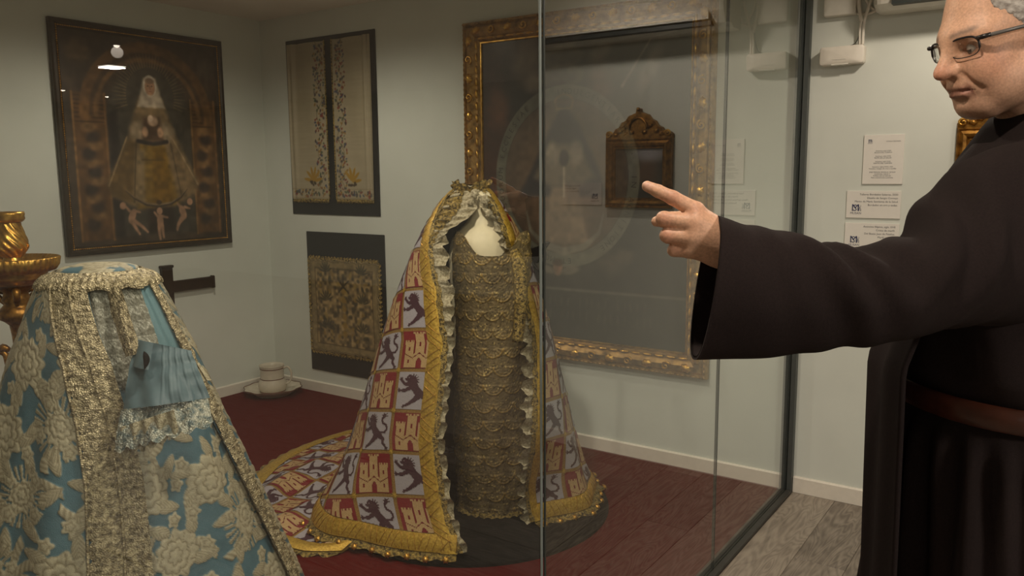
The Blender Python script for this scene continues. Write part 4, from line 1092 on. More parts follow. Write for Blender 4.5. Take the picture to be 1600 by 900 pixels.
lion = S_([(0.42, 0.66), (0.50, 0.54), (0.60, 0.42)], [0.115, 0.085, 0.10])                       # body
lion |= S_([(0.40, 0.70), (0.34, 0.80)], [0.10, 0.085]) | S_([(0.33, 0.79), (0.25, 0.775)], [0.055, 0.032])   # head, muzzle
for a_ in np.linspace(-0.6, 2.4, 8):                                                               # mane locks
    lion |= S_([(0.40 + 0.07 * math.cos(a_), 0.73 + 0.07 * math.sin(a_)), (0.42 + 0.15 * math.cos(a_), 0.74 + 0.16 * math.sin(a_))], [0.035, 0.006])
lion |= S_([(0.36, 0.64), (0.22, 0.66), (0.13, 0.74)], [0.05, 0.036, 0.030]) | S_([(0.36, 0.56), (0.24, 0.50), (0.13, 0.50)], [0.05, 0.036, 0.030])
lion |= S_([(0.62, 0.42), (0.50, 0.28), (0.40, 0.20), (0.28, 0.13)], [0.085, 0.055, 0.035, 0.030]) | S_([(0.66, 0.40), (0.78, 0.30), (0.76, 0.20), (0.84, 0.12)], [0.075, 0.045, 0.032, 0.028])
for (x, y), ds in (((0.12, 0.76), (1.2, 2.0, 2.8)), ((0.11, 0.50), (2.2, 3.1, 4.0)), ((0.26, 0.12), (2.6, 3.4, 4.2)), ((0.86, 0.10), (-1.9, -1.0, -0.2))):
    for d_ in ds: lion |= S_([(x, y), (x + 0.06 * math.cos(d_), y + 0.06 * math.sin(d_))], [0.022, 0.008])
lion |= S_([(0.68, 0.44), (0.82, 0.46), (0.88, 0.55), (0.84, 0.64), (0.74, 0.69), (0.71, 0.78), (0.78, 0.86)], [0.026, 0.024, 0.022, 0.022, 0.022, 0.026, 0.03])
for d_ in (0.0, 0.9, 1.8, 2.7): lion |= S_([(0.77, 0.86), (0.77 + 0.10 * math.cos(d_), 0.86 + 0.08 * math.sin(d_))], [0.026, 0.007])
lion &= ~(np.hypot(GU - 0.31, GV - 0.81) < 0.013)
edge_d = np.minimum(np.minimum(GU, 1 - GU), np.minimum(GV, 1 - GV))
border = edge_d < 0.035
CW, CH = 0.196, 0.166
def make_panel(parent, corner_fn, ok_fn, kind, name_parent):
    """corner_fn(u,v,lift) -> world points; ok_fn(u,v) -> keep mask. panel > castle / lion"""
    u1 = np.arange(NG + 1) / NG
    U1, V1 = np.meshgrid(u1, u1, indexing='ij')
    keep = ok_fn(GU, GV)
    if keep.sum() < 40: return
    F = grid_faces(NG + 1, NG + 1, flip=True).reshape(NG, NG, 4)
    fig = castle_fill if kind == 'castle' else lion
    ground = keep & ~border & ~fig
    P = corner_fn(U1, V1, 0.0022).reshape(-1, 3)
    def compact(P_, F_):
        idx, inv = np.unique(F_.ravel(), return_inverse=True)
        return P_[idx], inv.reshape(F_.shape)
    if ground.sum() == 0: return
    pn_ = obj('panel', compact(P, F[ground]), M['panel_red'] if kind == 'castle' else M['panel_white'], parent, True)
    fg = keep & ~border & fig
    if fg.sum() > 6:
        P2 = corner_fn(U1, V1, 0.0034).reshape(-1, 3)
        obj(kind, compact(P2, F[fg]), M['castle'] if kind == 'castle' else M['lion'], pn_, True)
SINA = 0.33
A0 = 0.10 / SINA
HEMW, EDGW = 0.075, 0.066
rosettes = []
star = np.array([(math.cos(k * math.pi / 8) * (0.017 if k % 2 == 0 else 0.007), math.sin(k * math.pi / 8) * (0.017 if k % 2 == 0 else 0.007)) for k in range(16)])
def cape_map(side):
    edge = eL if side < 0 else eR
    def f(a_, b__, lift):
        s = np.sqrt((a_ + A0) ** 2 + b__ ** 2) - A0
        s = np.clip(s, 0.001, SMAX)
        r, z = prof(s)
        ph = edge(s) + side * np.arctan2(b__, a_ + A0) * (s + A0) / np.maximum(r, 0.05)
        return mantle_pt(ph, s, lift)
    return f
for side, ncol in ((-1, 8), (1, 6)):
    fm = cape_map(side)
    for i in range(ncol):
        for j in range(9):
            a0_, b0_ = SMAX - 0.045 - (j + 1) * CH, 0.052 - 0.055 + i * CW
            if a0_ + CH < 0.05: continue
            def corner(u, v, lift, a0_=a0_, b0_=b0_, side=side, fm=fm):
                uu = (1 - u) if side < 0 else u            # u to the right in the picture
                return fm(a0_ + (1 - v) * CH, b0_ + uu * CW, lift)
            def ok(u, v, a0_=a0_, b0_=b0_, side=side):
                uu = (1 - u) if side < 0 else u
                aa, bb = a0_ + (1 - v) * CH, b0_ + uu * CW
                s = np.sqrt((aa + A0) ** 2 + bb ** 2) - A0
                return (s < SMAX - HEMW) & (s > 0.06) & (bb > EDGW - 0.02)
            kind = 'castle' if (i + j + (0 if side < 0 else 1)) % 2 == 0 else 'lion'
            make_panel(mantle, corner, ok, kind, 'cape')
            if b0_ > EDGW and math.hypot(a0_ + A0, b0_) - A0 < SMAX - HEMW:
                rosettes.append((np.concatenate([fm(a0_ + star[:, 0], b0_ + star[:, 1], 0.004), fm(np.array([a0_]), np.array([b0_]), 0.007)]), [((k + 1) % 16, k, 16) if side > 0 else (k, (k + 1) % 16, 16) for k in range(16)]))
tag(obj('star_stitches', join(rosettes), M['galloon'], cape), 'small gold stars stitched where the panels meet', kind='stuff')

# gold galloon down both edges and round the hem
def strip(fn, n, mfac=5):
    t = np.linspace(0, 1, n); w = np.linspace(0, 1, mfac)
    P = np.stack([fn(t, np.full(n, q)) for q in w], 1)
    return P.reshape(-1, 3), grid_faces(n, mfac)
def edge_strip(side, w0, w1, lift0, lift1):
    ed = eL if side < 0 else eR
    def fn(t, q):
        s = 0.02 + t * (SMAX - 0.02)
        r, z = prof(s)
        ww = w0 + (w1 - w0) * q
        return mantle_pt(ed(s) + side * ww / np.maximum(r, 0.06), s, lift0 + (lift1 - lift0) * np.sin(np.pi * q))
    return fn
def flipF(VF): return VF[0], VF[1][:, ::-1].copy()
obj('galloon', flipF(strip(edge_strip(-1, -0.004, 0.060, 0.003, 0.007), 160)), M['galloon'], cape)
obj('galloon', strip(edge_strip(1, -0.004, 0.045, 0.003, 0.007), 160), M['galloon'], cape)
def hem_strip(t, q):
    s = SMAX - 0.004 - 0.068 * (1 - q)
    ph = eL(np.full_like(t, SMAX)) - t * (eL(SMAX) - eR(SMAX) + 2 * np.pi)
    return mantle_pt(ph, s, 0.004 + 0.004 * np.sin(np.pi * q))
obj('galloon', flipF(strip(hem_strip, 260)), M['galloon'], cape)
# diagonal couched cords on the left galloon and hem
cords = []
for k in range(46):
    t0 = 0.06 + k * 0.0204
    f_ = edge_strip(-1, 0.002, 0.056, 0.0085, 0.010)
    tt = np.linspace(0, 1, 6); dirn = 1 if (k // 3) % 2 else -1
    cords.append(tube(f_(np.clip(t0 + dirn * 0.018 * (tt - 0.5) * 1.6, 0, 1), tt), 0.0012, 4))
for k in range(120):
    tt = np.linspace(0.06, 0.94, 5); dirn = 1 if (k // 3) % 2 else -1
    cords.append(tube(hem_strip(np.clip(k / 120 + dirn * 0.006 * (tt - 0.5), 0, 1), tt) + UP * 0.002, 0.0012, 4))
tag(obj('couched_cords', join(cords), M['gold'], cape), kind='stuff')
# dark gold lace under the hem, with gilt shells on its edge
def lace_fn(t, q):
    ph = eL(np.full_like(t, SMAX)) - t * (eL(SMAX) - eR(SMAX) + 2 * np.pi)
    base = mantle_pt(ph, np.full_like(t, SMAX), 0.0)
    sc = 0.030 + 0.022 * np.abs(np.sin(t * 46 * np.pi))
    rad = np.stack([np.sin(ph)] * 3, -1) * ER + np.stack([np.cos(ph)] * 3, -1) * TO
    ruf = 0.008 * np.sin(t * 150 + q * 2)
    P = base + rad * (q * (sc * 0.75) + ruf * q)[:, None]
    P[:, 2] = np.maximum(base[:, 2] - q * 0.030 + 0.004 * np.sin(t * 210) * q, 0.040 - 0.010 * q)
    return P
lc = obj('hem_lace', flipF(strip(lace_fn, 420, 6)), M['gold_lace'], mantle)
sv, sf = dome(0.013, 0.010, 0.013, 12, 4, 6, 0.2)
for k in range(46):
    t_ = np.array([(k + 0.5) / 46])
    p_ = lace_fn(t_, np.array([0.85]))[0]; ph = float(eL(SMAX) - t_[0] * (eL(SMAX) - eR(SMAX) + 2 * np.pi))
    if -200 * D2R < ph < -85 * D2R: continue
    out = math.sin(ph) * ER + math.cos(ph) * TO
    tang = math.cos(ph) * ER - math.sin(ph) * TO
    nrm = (out * 0.75 + UP * 0.66); side_ = np.cross(nrm, tang)
    obj('gilt_shell', (p_ + UP * 0.004 + sv[:, :1] * tang + sv[:, 1:2] * nrm + sv[:, 2:3] * side_, sf), M['gold'], lc)

# train spread on the floor
_tp = np.array([-205, -185, -165, -144, -125, -103, -85, -70, -58, -48, -40]) * D2R
_tr = np.array([0.60, 0.92, 1.16, 1.235, 1.17, 1.075, 1.02, 0.95, 0.87, 0.80, 0.70])
def train_z(x, y):
    return 0.020 + 0.050 * (fbm(x * 5 + 3, y * 5, 21, 3) - 0.25) + 0.025 * np.clip(np.sin(x * 13 + y * 9 + 4 * fbm(x * 3, y * 3, 5)), 0, 1)
def train_pt(r, t, lift):
    """flat floor coordinates relative to the axis; hem flattened"""
    rad = np.hypot(r, t); ph = np.arctan2(r, t)
    R = np.interp(np.where(ph > 0.2, ph - 2 * np.pi, ph), _tp, _tr)
    z = 0.016 + (train_z(r, t) - 0.014) * sstep(0.0, 0.16, R - rad) + lift
    return W(MR + r, MT + t, z + 0.0)
nt_, nr_ = 130, 60
tph = np.linspace(_tp[0], _tp[-1], nt_)
tR = np.interp(tph, _tp, _tr)
G = np.stack([train_pt((0.40 + (tR - 0.40) * q) * np.sin(tph), (0.40 + (tR - 0.40) * q) * np.cos(tph), 0.0) for q in np.linspace(0, 1, nr_)], 1)
Gb = G.copy(); Gb[..., 2] -= 0.005
gf = grid_faces(nt_, nr_, flip=True)
train = obj('train', (np.concatenate([G.reshape(-1, 3), Gb.reshape(-1, 3)]), np.concatenate([gf, gf[:, ::-1] + nt_ * nr_])), M['mantle_base'], mantle)
a_t = -118 * D2R
dx = np.array([math.sin(a_t), math.cos(a_t)]); dy = np.array([-dx[1], dx[0]])
for i in range(-2, 9):
    for j in range(-7, 7):
        p0 = dx * (0.25 + i * CH * 0.93) + dy * (j * CW * 0.93)
        def fl(u, v, p0=p0): 
            q0 = p0[0] + dx[0] * (1 - v) * CH * 0.93 + dy[0] * (1 - u) * CW * 0.93
            q1 = p0[1] + dx[1] * (1 - v) * CH * 0.93 + dy[1] * (1 - u) * CW * 0.93
            return q0, q1
        def corner(u, v, lift, fl=fl):
            q0, q1 = fl(u, v); return train_pt(q0, q1, lift)
        def ok(u, v, fl=fl):
            q0, q1 = fl(u, v); rad = np.hypot(q0, q1); ph = np.arctan2(q0, q1); ph = np.where(ph > 0.2, ph - 2 * np.pi, ph)
            return (rad < np.interp(ph, _tp, _tr) - 0.065) & (rad > 0.52) & (ph > -195 * D2R) & (ph < -41 * D2R)
        make_panel(mantle, corner, ok, 'castle' if (i + j) % 2 else 'lion', 'train')
def tr_strip(t, q):
    ph = _tp[0] + t * (_tp[-1] - _tp[0]); R = np.interp(ph, _tp, _tr) - 0.075 * (1 - q)
    return train_pt(R * np.sin(ph), R * np.cos(ph), 0.005 + 0.006 * np.sin(np.pi * q))
obj('galloon', strip(tr_strip, 200), M['galloon'], train)
def tr_lace(t, q):
    ph = _tp[0] + t * (_tp[-1] - _tp[0]); R = np.interp(ph, _tp, _tr) + q * (0.018 + 0.018 * np.abs(np.sin(t * 40 * np.pi)))
    P = train_pt(R * np.sin(ph), R * np.cos(ph), 0.0); P[:, 2] = 0.017 - 0.008 * q + 0.004 * np.sin(t * 240) * q
    return P
obj('hem_lace', strip(tr_lace, 320, 4), M['gold_lace'], train)

# frilled cream lace down the inside of both edges
def frill(side, w, n, seed):
    ed = eL if side < 0 else eR
    rs = np.random.default_rng(seed)
    t = np.linspace(0, 1, n)
    ph_n = np.cumsum(0.2 + 1.6 * rs.random(n)) * 0.45
    def fn(t_, q):
        s = 0.05 + t_ * (SMAX - 0.052)
        r, z = prof(s)
        wq = w * (0.8 + 0.2 * np.sin(ph_n * 0.5) ** 2) * ((1.75 - 0.75 * sstep(1.15, 0.75, z)) if side < 0 else (0.6 + 0.4 * sstep(1.2, 0.85, z)))
        ruf = 0.020 * q * np.sin(ph_n) + 0.008 * q * np.sin(ph_n * 2.3 + 1)
        return mantle_pt(ed(s) - side * (wq * q) / np.maximum(r, 0.07), s, -0.004 - 0.012 * q + ruf) + UP[None] * (-0.005 * q * np.cos(ph_n * 1.0))[:, None]
    return strip(fn, n, 7)
obj('lace_frill', frill(-1, 0.050, 300, 2), M['cream_lace'], mantle)
obj('lace_frill', frill(1, 0.066, 300, 5), M['cream_lace'], mantle)
def gold_inner(side, w):
    ed = eL if side < 0 else eR
    def fn(t, q):
        s = 0.01 + t * (SMAX - 0.012); r, z = prof(s)
        ww = w * (1.0 + 0.12 * np.sin(t * 160))
        return mantle_pt(ed(s) - side * ww * q / np.maximum(r, 0.07), s, 0.002 + 0.003 * np.sin(t * 90 + q * 3))
    return strip(fn, 220, 4)
obj('inner_gold_lace', gold_inner(-1, 0.026), M['gold_lace'], mantle)
obj('inner_gold_lace', gold_inner(1, 0.030), M['gold_lace'], mantle)
# ruff of lace round the neck opening
def ruff(t, q):
    ph = -2.4 + t * 4.9
    r = 0.062 + 0.022 * q + 0.008 * np.sin(t * 70) * q; z = 1.415 + 0.055 * q * (0.8 + 0.2 * np.sin(t * 23)) + 0.006 * np.sin(t * 61)
    return W(MR + 0.064 + r * np.sin(ph), MT + 0.05 + r * np.cos(ph), z)
obj('neck_ruff', strip(ruff, 140, 6), M['gold_lace'], mantle)
# lace veiling folded round the neck, opening over the chest
def veil_side(side, qa, qb, dl=0.0):
    ed = eL if side < 0 else eR
    s1 = float(s_of_z(1.20))
    ph_c = 16 * D2R
    def fn(t, q):
        s_ = 0.004 + t * (s1 - 0.004); r, z = prof(s_)
        gap = np.interp(-z, [-1.46, -1.36, -1.32, -1.27, -1.22, -1.18], np.array([0, 1, 16, 40, 52, 58]) * D2R)
        tgt = ph_c + side * gap
        q = qa + (qb - qa) * q
        ph_ = ed(s_) + (tgt - ed(s_)) * q
        lf = dl - 0.004 - 0.006 * np.sin(np.pi * q * 0.5) + 0.006 * np.sin(q * 15 + t * 9 + side) * q + 0.005 * np.sin(t * 60 + q * 7)
        return mantle_pt(ph_, s_, lf)
    return strip(fn, 90, 26)
obj('neck_veiling', veil_side(-1, 0.55, 1.0), M['cream_lace'], mantle)
obj('neck_veiling', flipF(veil_side(1, 0.45, 0.9)), M['cream_lace'], mantle)
obj('gold_neck_lace', veil_side(-1, 0.0, 0.62, 0.004), M['gold_lace'], mantle)
obj('gold_neck_lace', flipF(veil_side(1, 0.0, 0.5, 0.004)), M['gold_lace'], mantle)
for k, (px, py, sz) in enumerate(((742, 303, 0.016), (758, 312, 0.018), (763, 334, 0.015), (735, 316, 0.012))):
    v, f = dome(sz, 0.012, sz * 1.3, 12, 4, 5, 0.25)
    c0 = V(px, py, 3.405)
    obj('lace_rosette', (c0 + v[:, :1] * ER + v[:, 1:2] * TO + v[:, 2:3] * UP, f), M['cream_lace'], mantle)

# ---- mannequin and gold gown under the mantle
DRr, DTt = MR + 0.158, MT + 0.135
mq = thing('mannequin', tuple(W(DRr, DTt, 0.0065)), 'cream headless dress form showing neck and chest inside the mantle', 'mannequin')
bz = [(0.001, 1.425), (0.030, 1.42), (0.046, 1.40), (0.050, 1.36), (0.052, 1.32), (0.072, 1.285), (0.108, 1.25), (0.136, 1.20), (0.146, 1.12), (0.140, 1.02), (0.140, 0.9), (0.12, 0.5), (0.10, 0.1), (0.001, 0.1)]
bz = smooth_curve(bz, 60)
th_ = np.linspace(0, 2 * np.pi, 48, endpoint=False)
BR_, BT_ = MR + 0.108, MT + 0.070
bv = np.stack([W(BR_ + q[0] * np.sin(th_) * 1.0, BT_ + (0.0 + q[0] * 0.80) * np.cos(th_) + 0.02, np.full(48, q[1])) for q in bz], 1).reshape(-1, 3)
obj('bust', (bv, grid_faces(48, 60, True)), M['bust'], mq)
obj('base_rod', tube([W(BR_, BT_, 0.06), W(BR_, BT_, 0.20)], 0.05, 12), M['black_cloth'], mq)
gown = thing('gown', tuple(W(DRr, DTt, 0.06)), 'gold sequined gown with scale embroidery worn under the heraldic mantle', 'dress')
nu_, nz_ = 300, 330
U_, Z_ = np.meshgrid(np.linspace(0, 2 * np.pi, nu_, endpoint=False), np.linspace(0, 1, nz_), indexing='ij')
front = np.cos(U_)
neck = 1.262 - 0.098 * np.exp(-(np.sin(U_) / 0.64) ** 4) * (front > 0) - 0.02 * (front <= 0)
z_ = neck + (0.055 - neck) * Z_
zp = np.array([1.26, 1.2, 1.12, 1.0, 0.85, 0.6, 0.3, 0.05]); rp = np.array([0.150, 0.161, 0.166, 0.160, 0.160, 0.168, 0.170, 0.166])
rw = np.interp(-z_, -zp, rp); rd = rw * 0.82
arc = U_ * 0.16
sw, sh = 0.084, 0.078                                    # embroidered scales
row = np.floor(z_ / sh); xo = arc + (row % 2) * sw / 2
uu = (xo / sw - np.floor(xo / sw)) - 0.5; vv = z_ / sh - row
dsc = np.hypot(uu * 1.05, (vv - 1.0) * 0.95)
rimm = np.exp(-((dsc - 0.50) / 0.035) ** 2) + 0.5 * np.exp(-((dsc - 0.36) / 0.03) ** 2)
fan = 0.5 + 0.5 * np.cos(np.arctan2(uu, 1.0 - vv + 1e-6) * 14)
spk = hash2(np.floor(arc / 0.0045), np.floor(z_ / 0.0045), 3)
relief = 0.0035 * rimm + 0.0022 * fan * (dsc < 0.5) + 0.002 * spk
low = sstep(0.75, 0.1, z_)
wr = 0.006 * np.sin(U_ * 9 + z_ * 4) * low + 0.004 * np.sin(U_ * 5 - z_ * 9)
Rw, Rd = rw + relief + wr, rd + relief + wr
gv = W(DRr - 0.005 + Rw * np.sin(U_), DTt + 0.012 + Rd * np.cos(U_), z_).reshape(-1, 3)
gc = np.ones(U_.shape + (3,)) * np.array([136, 118, 84])
gc = gc * (0.75 + 0.5 * fbm(arc * 60, z_ * 60, 9)[..., None])
gc = gc + (np.array([206, 166, 84]) - gc) * np.clip(rimm * (0.35 + 0.65 * vnoise(arc * 30, z_ * 30, 4)), 0, 1)[..., None]
gc = gc + (np.array([236, 206, 130]) - gc) * ((spk > 0.965) * 0.85)[..., None] + (np.array([60, 50, 34]) - gc) * ((spk < 0.10) * 0.6)[..., None]
obj('gown_body', (gv, grid_faces(nu_, nz_, True, True)), M['scale_cloth'], gown, True, col=s2l(np.clip(gc, 0, 255)).reshape(-1, 3))
hz = np.linspace(0, 1, 100) * 2 * np.pi
hl = np.stack([W(DRr - 0.005 + (0.168 + 0.010 * q) * np.sin(hz), DTt + 0.012 + (0.139 + 0.010 * q) * np.cos(hz), 0.060 - 0.016 * q + 0.004 * np.sin(hz * 30) * q) for q in (0, 0.5, 1)], 1)
obj('hem_fringe', (hl.reshape(-1, 3), grid_faces(100, 3)), M['gold_lace'], gown)
# hanging lace sleeve on the right
cs = [V(804, 392, 3.30), V(812, 420, 3.27), V(814, 460, 3.26), V(812, 500, 3.27), V(808, 534, 3.28)]
cs = smooth_curve(cs, 24)
rr = np.interp(np.linspace(0, 1, 24), [0, 0.2, 0.6, 1], [0.018, 0.030, 0.026, 0.022])
sv_, sf_ = tube(cs, rr, 14)
obj('lace_sleeve', (sv_, sf_), M['gold_lace'], gown)

# low black base under the mantle
obase = thing('display_base', tuple(W(MR + 0.06, MT + 0.03, 0.0065)), 'low round black base beneath the heraldic mantle and gown', 'base')
n_ = 72
tb = np.linspace(0, 2 * np.pi, n_, endpoint=False)
rb_ = 0.615 * (1 + 0.0 * tb)
pf = [(0.01, 0.0), (1.0, 0.0), (1.0, 0.012), (0.985, 0.016), (0.01, 0.016)]
bvv = np.stack([W(MR + 0.05 + rb_ * q * np.sin(tb), MT + 0.045 + rb_ * q * np.cos(tb), 0.0065 + h) for q, h in pf], 1).reshape(-1, 3)
obj('base_disc', (bvv, grid_faces(n_, len(pf), True, True)), M['black_cloth'], obase, False)

# ================================================================== blue damask gown on the left
BD = 2.66
BC = V(168, 600, BD)
BRr, BTt = BC @ ER, BC @ TO
bpx = BD / FPX
def bz_of(y): return V(168, y, BD)[2]
_by = np.array([419, 424, 436, 470, 550, 625, 730, 900, 1010])
_br = np.array([58, 72, 84, 100, 134, 160, 200, 262, 300]) * bpx
_bz = np.array([bz_of(y) for y in _by])
ZT, ZB = _bz[0], 0.035
def brad(z): return np.interp(-z, -np.append(_bz, 0.0), np.append(_br, _br[-1] + 0.02))
def gown_pt(phi, z, k=1.0, lift=0.0, fold=0.0):
    r = brad(z) * k + lift + fold
    return W(BRr + r * np.sin(phi), BTt + r * np.cos(phi) * 0.92, z)
_gz = np.array([bz_of(y) for y in (425, 470, 540, 620, 700, 800, 900)])
gL = lambda z: np.interp(-z, -_gz, (np.array([-14, -8, 2, 8, 10, 9, 7]) + 26) * D2R)      # left front edge of the cloak
gR = lambda z: np.interp(-z, -_gz, (np.array([50, 52, 54, 56, 58, 60, 62]) + 26) * D2R)      # right front edge
blue = thing('blue_gown', tuple(W(BRr, BTt, 0.0065)), 'sky-blue brocade gown and cloak with silver flowers and lace, at the left', 'dress')

def damask(x, y, seed):
    """woven pattern: silver mask, relief and thread lines for fabric coordinates in metres"""
    shp = x.shape; x = x.ravel(); y = y.ravel()
    mask = np.zeros(x.shape); hgt = np.zeros(x.shape); ln = np.zeros(x.shape)
    px_, py_ = 0.225, 0.205
    for i in range(int(x.min() / px_) - 1, int(x.max() / px_) + 2):
        for j in range(int(y.min() / py_) - 1, int(y.max() / py_) + 2):
            h1, h2, h3 = [float(hash2(i, j, seed + q)) for q in (1, 2, 3)]
            cx = i * px_ + (j % 2) * px_ / 2 + (h1 - 0.5) * 0.04; cy = j * py_ + (h2 - 0.5) * 0.04
            near = np.nonzero((np.abs(x - cx) < 0.15) & (np.abs(y - cy) < 0.15))[0]
            if len(near) == 0: continue
            X, Y = x[near] - cx, y[near] - cy
            m0, h0, l0 = mask[near], hgt[near], ln[near]
            def put(mm, hh, ll):
                nonlocal m0, h0, l0
                mm = np.clip(mm, 0, 1)
                m0 = np.maximum(m0, mm); h0 = h0 * (1 - mm) + hh * mm; l0 = l0 * (1 - mm) + ll * mm
            a_ = h3 * 3.1 + 0.4
            Xr, Yr = X * math.cos(a_) + Y * math.sin(a_), -X * math.sin(a_) + Y * math.cos(a_)
            dR = np.abs(Yr - 0.035 * np.sin(Xr * 28 + h1 * 6))           # sinuous ribbon
            put(sstep(0.018, 0.0155, dR) * (np.abs(Xr) < 0.135), 0.55 + 0.35 * np.cos(dR / 0.018 * np.pi / 2), 0.5 + 0.5 * np.cos(Xr * 420))
            for k in range(5):                                            # leaves
                t = a_ + 0.6 + k * 1.256
                lx, ly = 0.100 * math.cos(t), 0.100 * math.sin(t)
                c_, s_ = math.cos(t + 0.5), math.sin(t + 0.5)
                u, v = (X - lx) * c_ + (Y - ly) * s_, -(X - lx) * s_ + (Y - ly) * c_
                d = np.hypot(u / 0.042, v / (0.018 * np.clip(1.1 - u * 8, 0.5, 1.3)))
                put(sstep(1.05, 0.93, d), 0.5 + 0.5 * (1 - d), 0.5 + 0.5 * np.cos((u * 0.7 + np.abs(v)) * 700))
            r = np.hypot(X, Y); t = np.arctan2(Y, X)
            R = 0.080 + 0.014 * h1
            if h2 > 0.62:                                                 # sunburst
                rays = (np.cos(t * 26) > -0.1) * sstep(R * 1.12, R * 1.08, r) * sstep(R * 0.55, R * 0.6, r)
                put(rays, 0.45 + 0.0 * r, 0.5 + 0.5 * np.cos(t * 52))
                R *= 0.66
            q = r / (R * (0.80 + 0.13 * np.abs(np.cos(t * 3.5 + h3 * 5)) + 0.07 * np.cos(t * 11 + h1 * 9)))
            ox, oy = R * 0.22 * (h1 - 0.5), R * 0.22 * (h2 - 0.5)
            r2 = np.hypot(X - ox, Y - oy) / R; t2 = np.arctan2(Y - oy, X - ox)
            pet1 = np.abs(np.sin(t2 * 3 + h3 * 4 + r2 * 3)); pet2 = np.abs(np.sin(t2 * 4.5 - r2 * 2 + h1 * 4))
            ring = np.minimum(np.minimum(np.abs(r2 - 0.22 - 0.10 * pet1), np.abs(r2 - 0.50 - 0.12 * pet2)), np.abs(q - 1.0))
            ring = np.minimum(ring, np.where((r2 > 0.5), pet2 * 0.35, 1.0))
            put(sstep(1.02, 0.97, q), 0.30 + 0.45 * sstep(0, 0.13, ring) + 0.35 * (1 - q), 1 - sstep(0.0, 0.05, ring) + 0.25 * (0.5 + 0.5 * np.cos(t2 * 46)))
            for k in range(4):                                            # buds round the flower
                tt = h3 * 6 + k * 1.57
                bx, by_ = R * 1.25 * math.cos(tt), R * 1.25 * math.sin(tt)
                rr_ = np.hypot(X - bx, Y - by_); tb_ = np.arctan2(Y - by_, X - bx)
                d = rr_ / (0.026 * (0.85 + 0.15 * np.cos(5 * tb_)))
                put(sstep(1.05, 0.95, d), 0.45 + 0.5 * (1 - d), sstep(0.2, 0.0, np.abs(d - 0.5)))
            mask[near], hgt[near], ln[near] = m0, h0, l0
    return mask.reshape(shp), hgt.reshape(shp), ln.reshape(shp)
SILV, SILD, BLU = np.array([186, 176, 150]), np.array([128, 116, 90]), np.array([82, 114, 126])
def damask_cols(mask, hgt, ln, x, y, seed):
    col = np.ones(x.shape + (3,)) * BLU * (0.86 + 0.28 * fbm(x * 14, y * 14, seed)[..., None])
    si = SILV + (SILD - SILV) * np.clip(0.75 * ln + 0.4 * (0.5 - hgt), 0, 1)[..., None]
    si = si * (0.9 + 0.2 * fbm(x * 90, y * 90, seed + 4)[..., None])
    return s2l(np.clip(col + (si - col) * mask[..., None], 0, 255))
# cloak
nph_, nz_ = 760, 380
u_, z1_ = np.meshgrid(np.linspace(0, 1, nph_), np.linspace(0, 1, nz_), indexing='ij')
zz = ZT + (ZB - ZT) * z1_
ph = gL(zz) + (gR(zz) - 2 * np.pi - gL(zz)) * u_
bx_ = (gL(zz) - ph) * (0.25 + 0.55 * (brad(zz) - 0.1)); ay_ = zz / 0.93
mk, hg, l_ = damask(-bx_, ay_, 5)
fold = 0.012 * sstep(1.2, 0.6, zz) * np.sin(ph * 8 + 1.0) + 0.006 * np.sin(ph * 19 + zz * 3) * sstep(1.1, 0.5, zz) + 0.004 * (fbm(-bx_ * 12, ay_ * 12, 33) - 0.5)
cl = gown_pt(ph, zz, 1.0, 0.0045 * hg * mk, fold)
obj('cloak', (cl.reshape(-1, 3), grid_faces(nph_, nz_, flip=True)), M['damask'], blue, True, col=damask_cols(mk, hg, l_, -bx_, ay_, 3).reshape(-1, 3))
cl_in = gown_pt(ph[::10, ::5], zz[::10, ::5], 1.0, -0.008, fold[::10, ::5])
obj('cloak_lining', (cl_in.reshape(-1, 3), grid_faces(cl_in.shape[0], cl_in.shape[1])), M['satin'], blue)
# wide lace band on the left edge, narrow one on the right edge and along the top
def lace_band(edge, w0, w1, sgn, n=420, m_=16, z0=ZT, z1=ZB, lift=0.007, seed=1):
    def fn(t, q):
        z = z0 + (z1 - z0) * t
        ed = edge(z); wdt = w0 + (w1 - w0) * t
        sc = 1 + 0.10 * np.abs(np.sin(t * 24 * np.pi)) * (q > 0.9) - 0.05 * (q > 0.9)
        p_ = ed - sgn * wdt * sc * q / np.maximum(brad(z), 0.12)
        f_ = 0.012 * sstep(1.2, 0.6, z) * np.sin(p_ * 8 + 1.0) + 0.006 * np.sin(p_ * 19 + z * 3) * sstep(1.1, 0.5, z)
        # raised shells along the band
        sh_ = 0.5 + 0.5 * np.cos(t * 34 * np.pi + (np.floor(q * 3) % 2) * np.pi)
        lf = lift + 0.006 * sh_ * np.sin(np.pi * np.clip(q, 0, 1)) + 0.006 * (vnoise(t * 260, q * 14, seed) - 0.5)
        return gown_pt(p_, z, 1.0, lf, f_)
    return strip(fn, n, m_)
b_main = lace_band(gL, 0.105, 0.190, 1)
obj('silver_lace_band', flipF(b_main), M['silver_lace'], blue)
obj('silver_lace_band', lace_band(gR, 0.035, 0.060, -1, 300, 8, seed=4), M['silver_lace'], blue)
def top_band(t, q):
    ph_ = -2.9 + t * 5.8
    z = ZT + 0.004 - 0.050 * q + 0.004 * np.sin(t * 80) * (q > 0.8)
    r = brad(z) + 0.006 + 0.008 * np.sin(np.pi * q) + 0.003 * np.sin(t * 300)
    return W(BRr + r * np.sin(ph_), BTt + r * np.cos(ph_) * 0.92, z)
obj('silver_lace_band', strip(top_band, 260, 8), M['silver_lace'], blue)
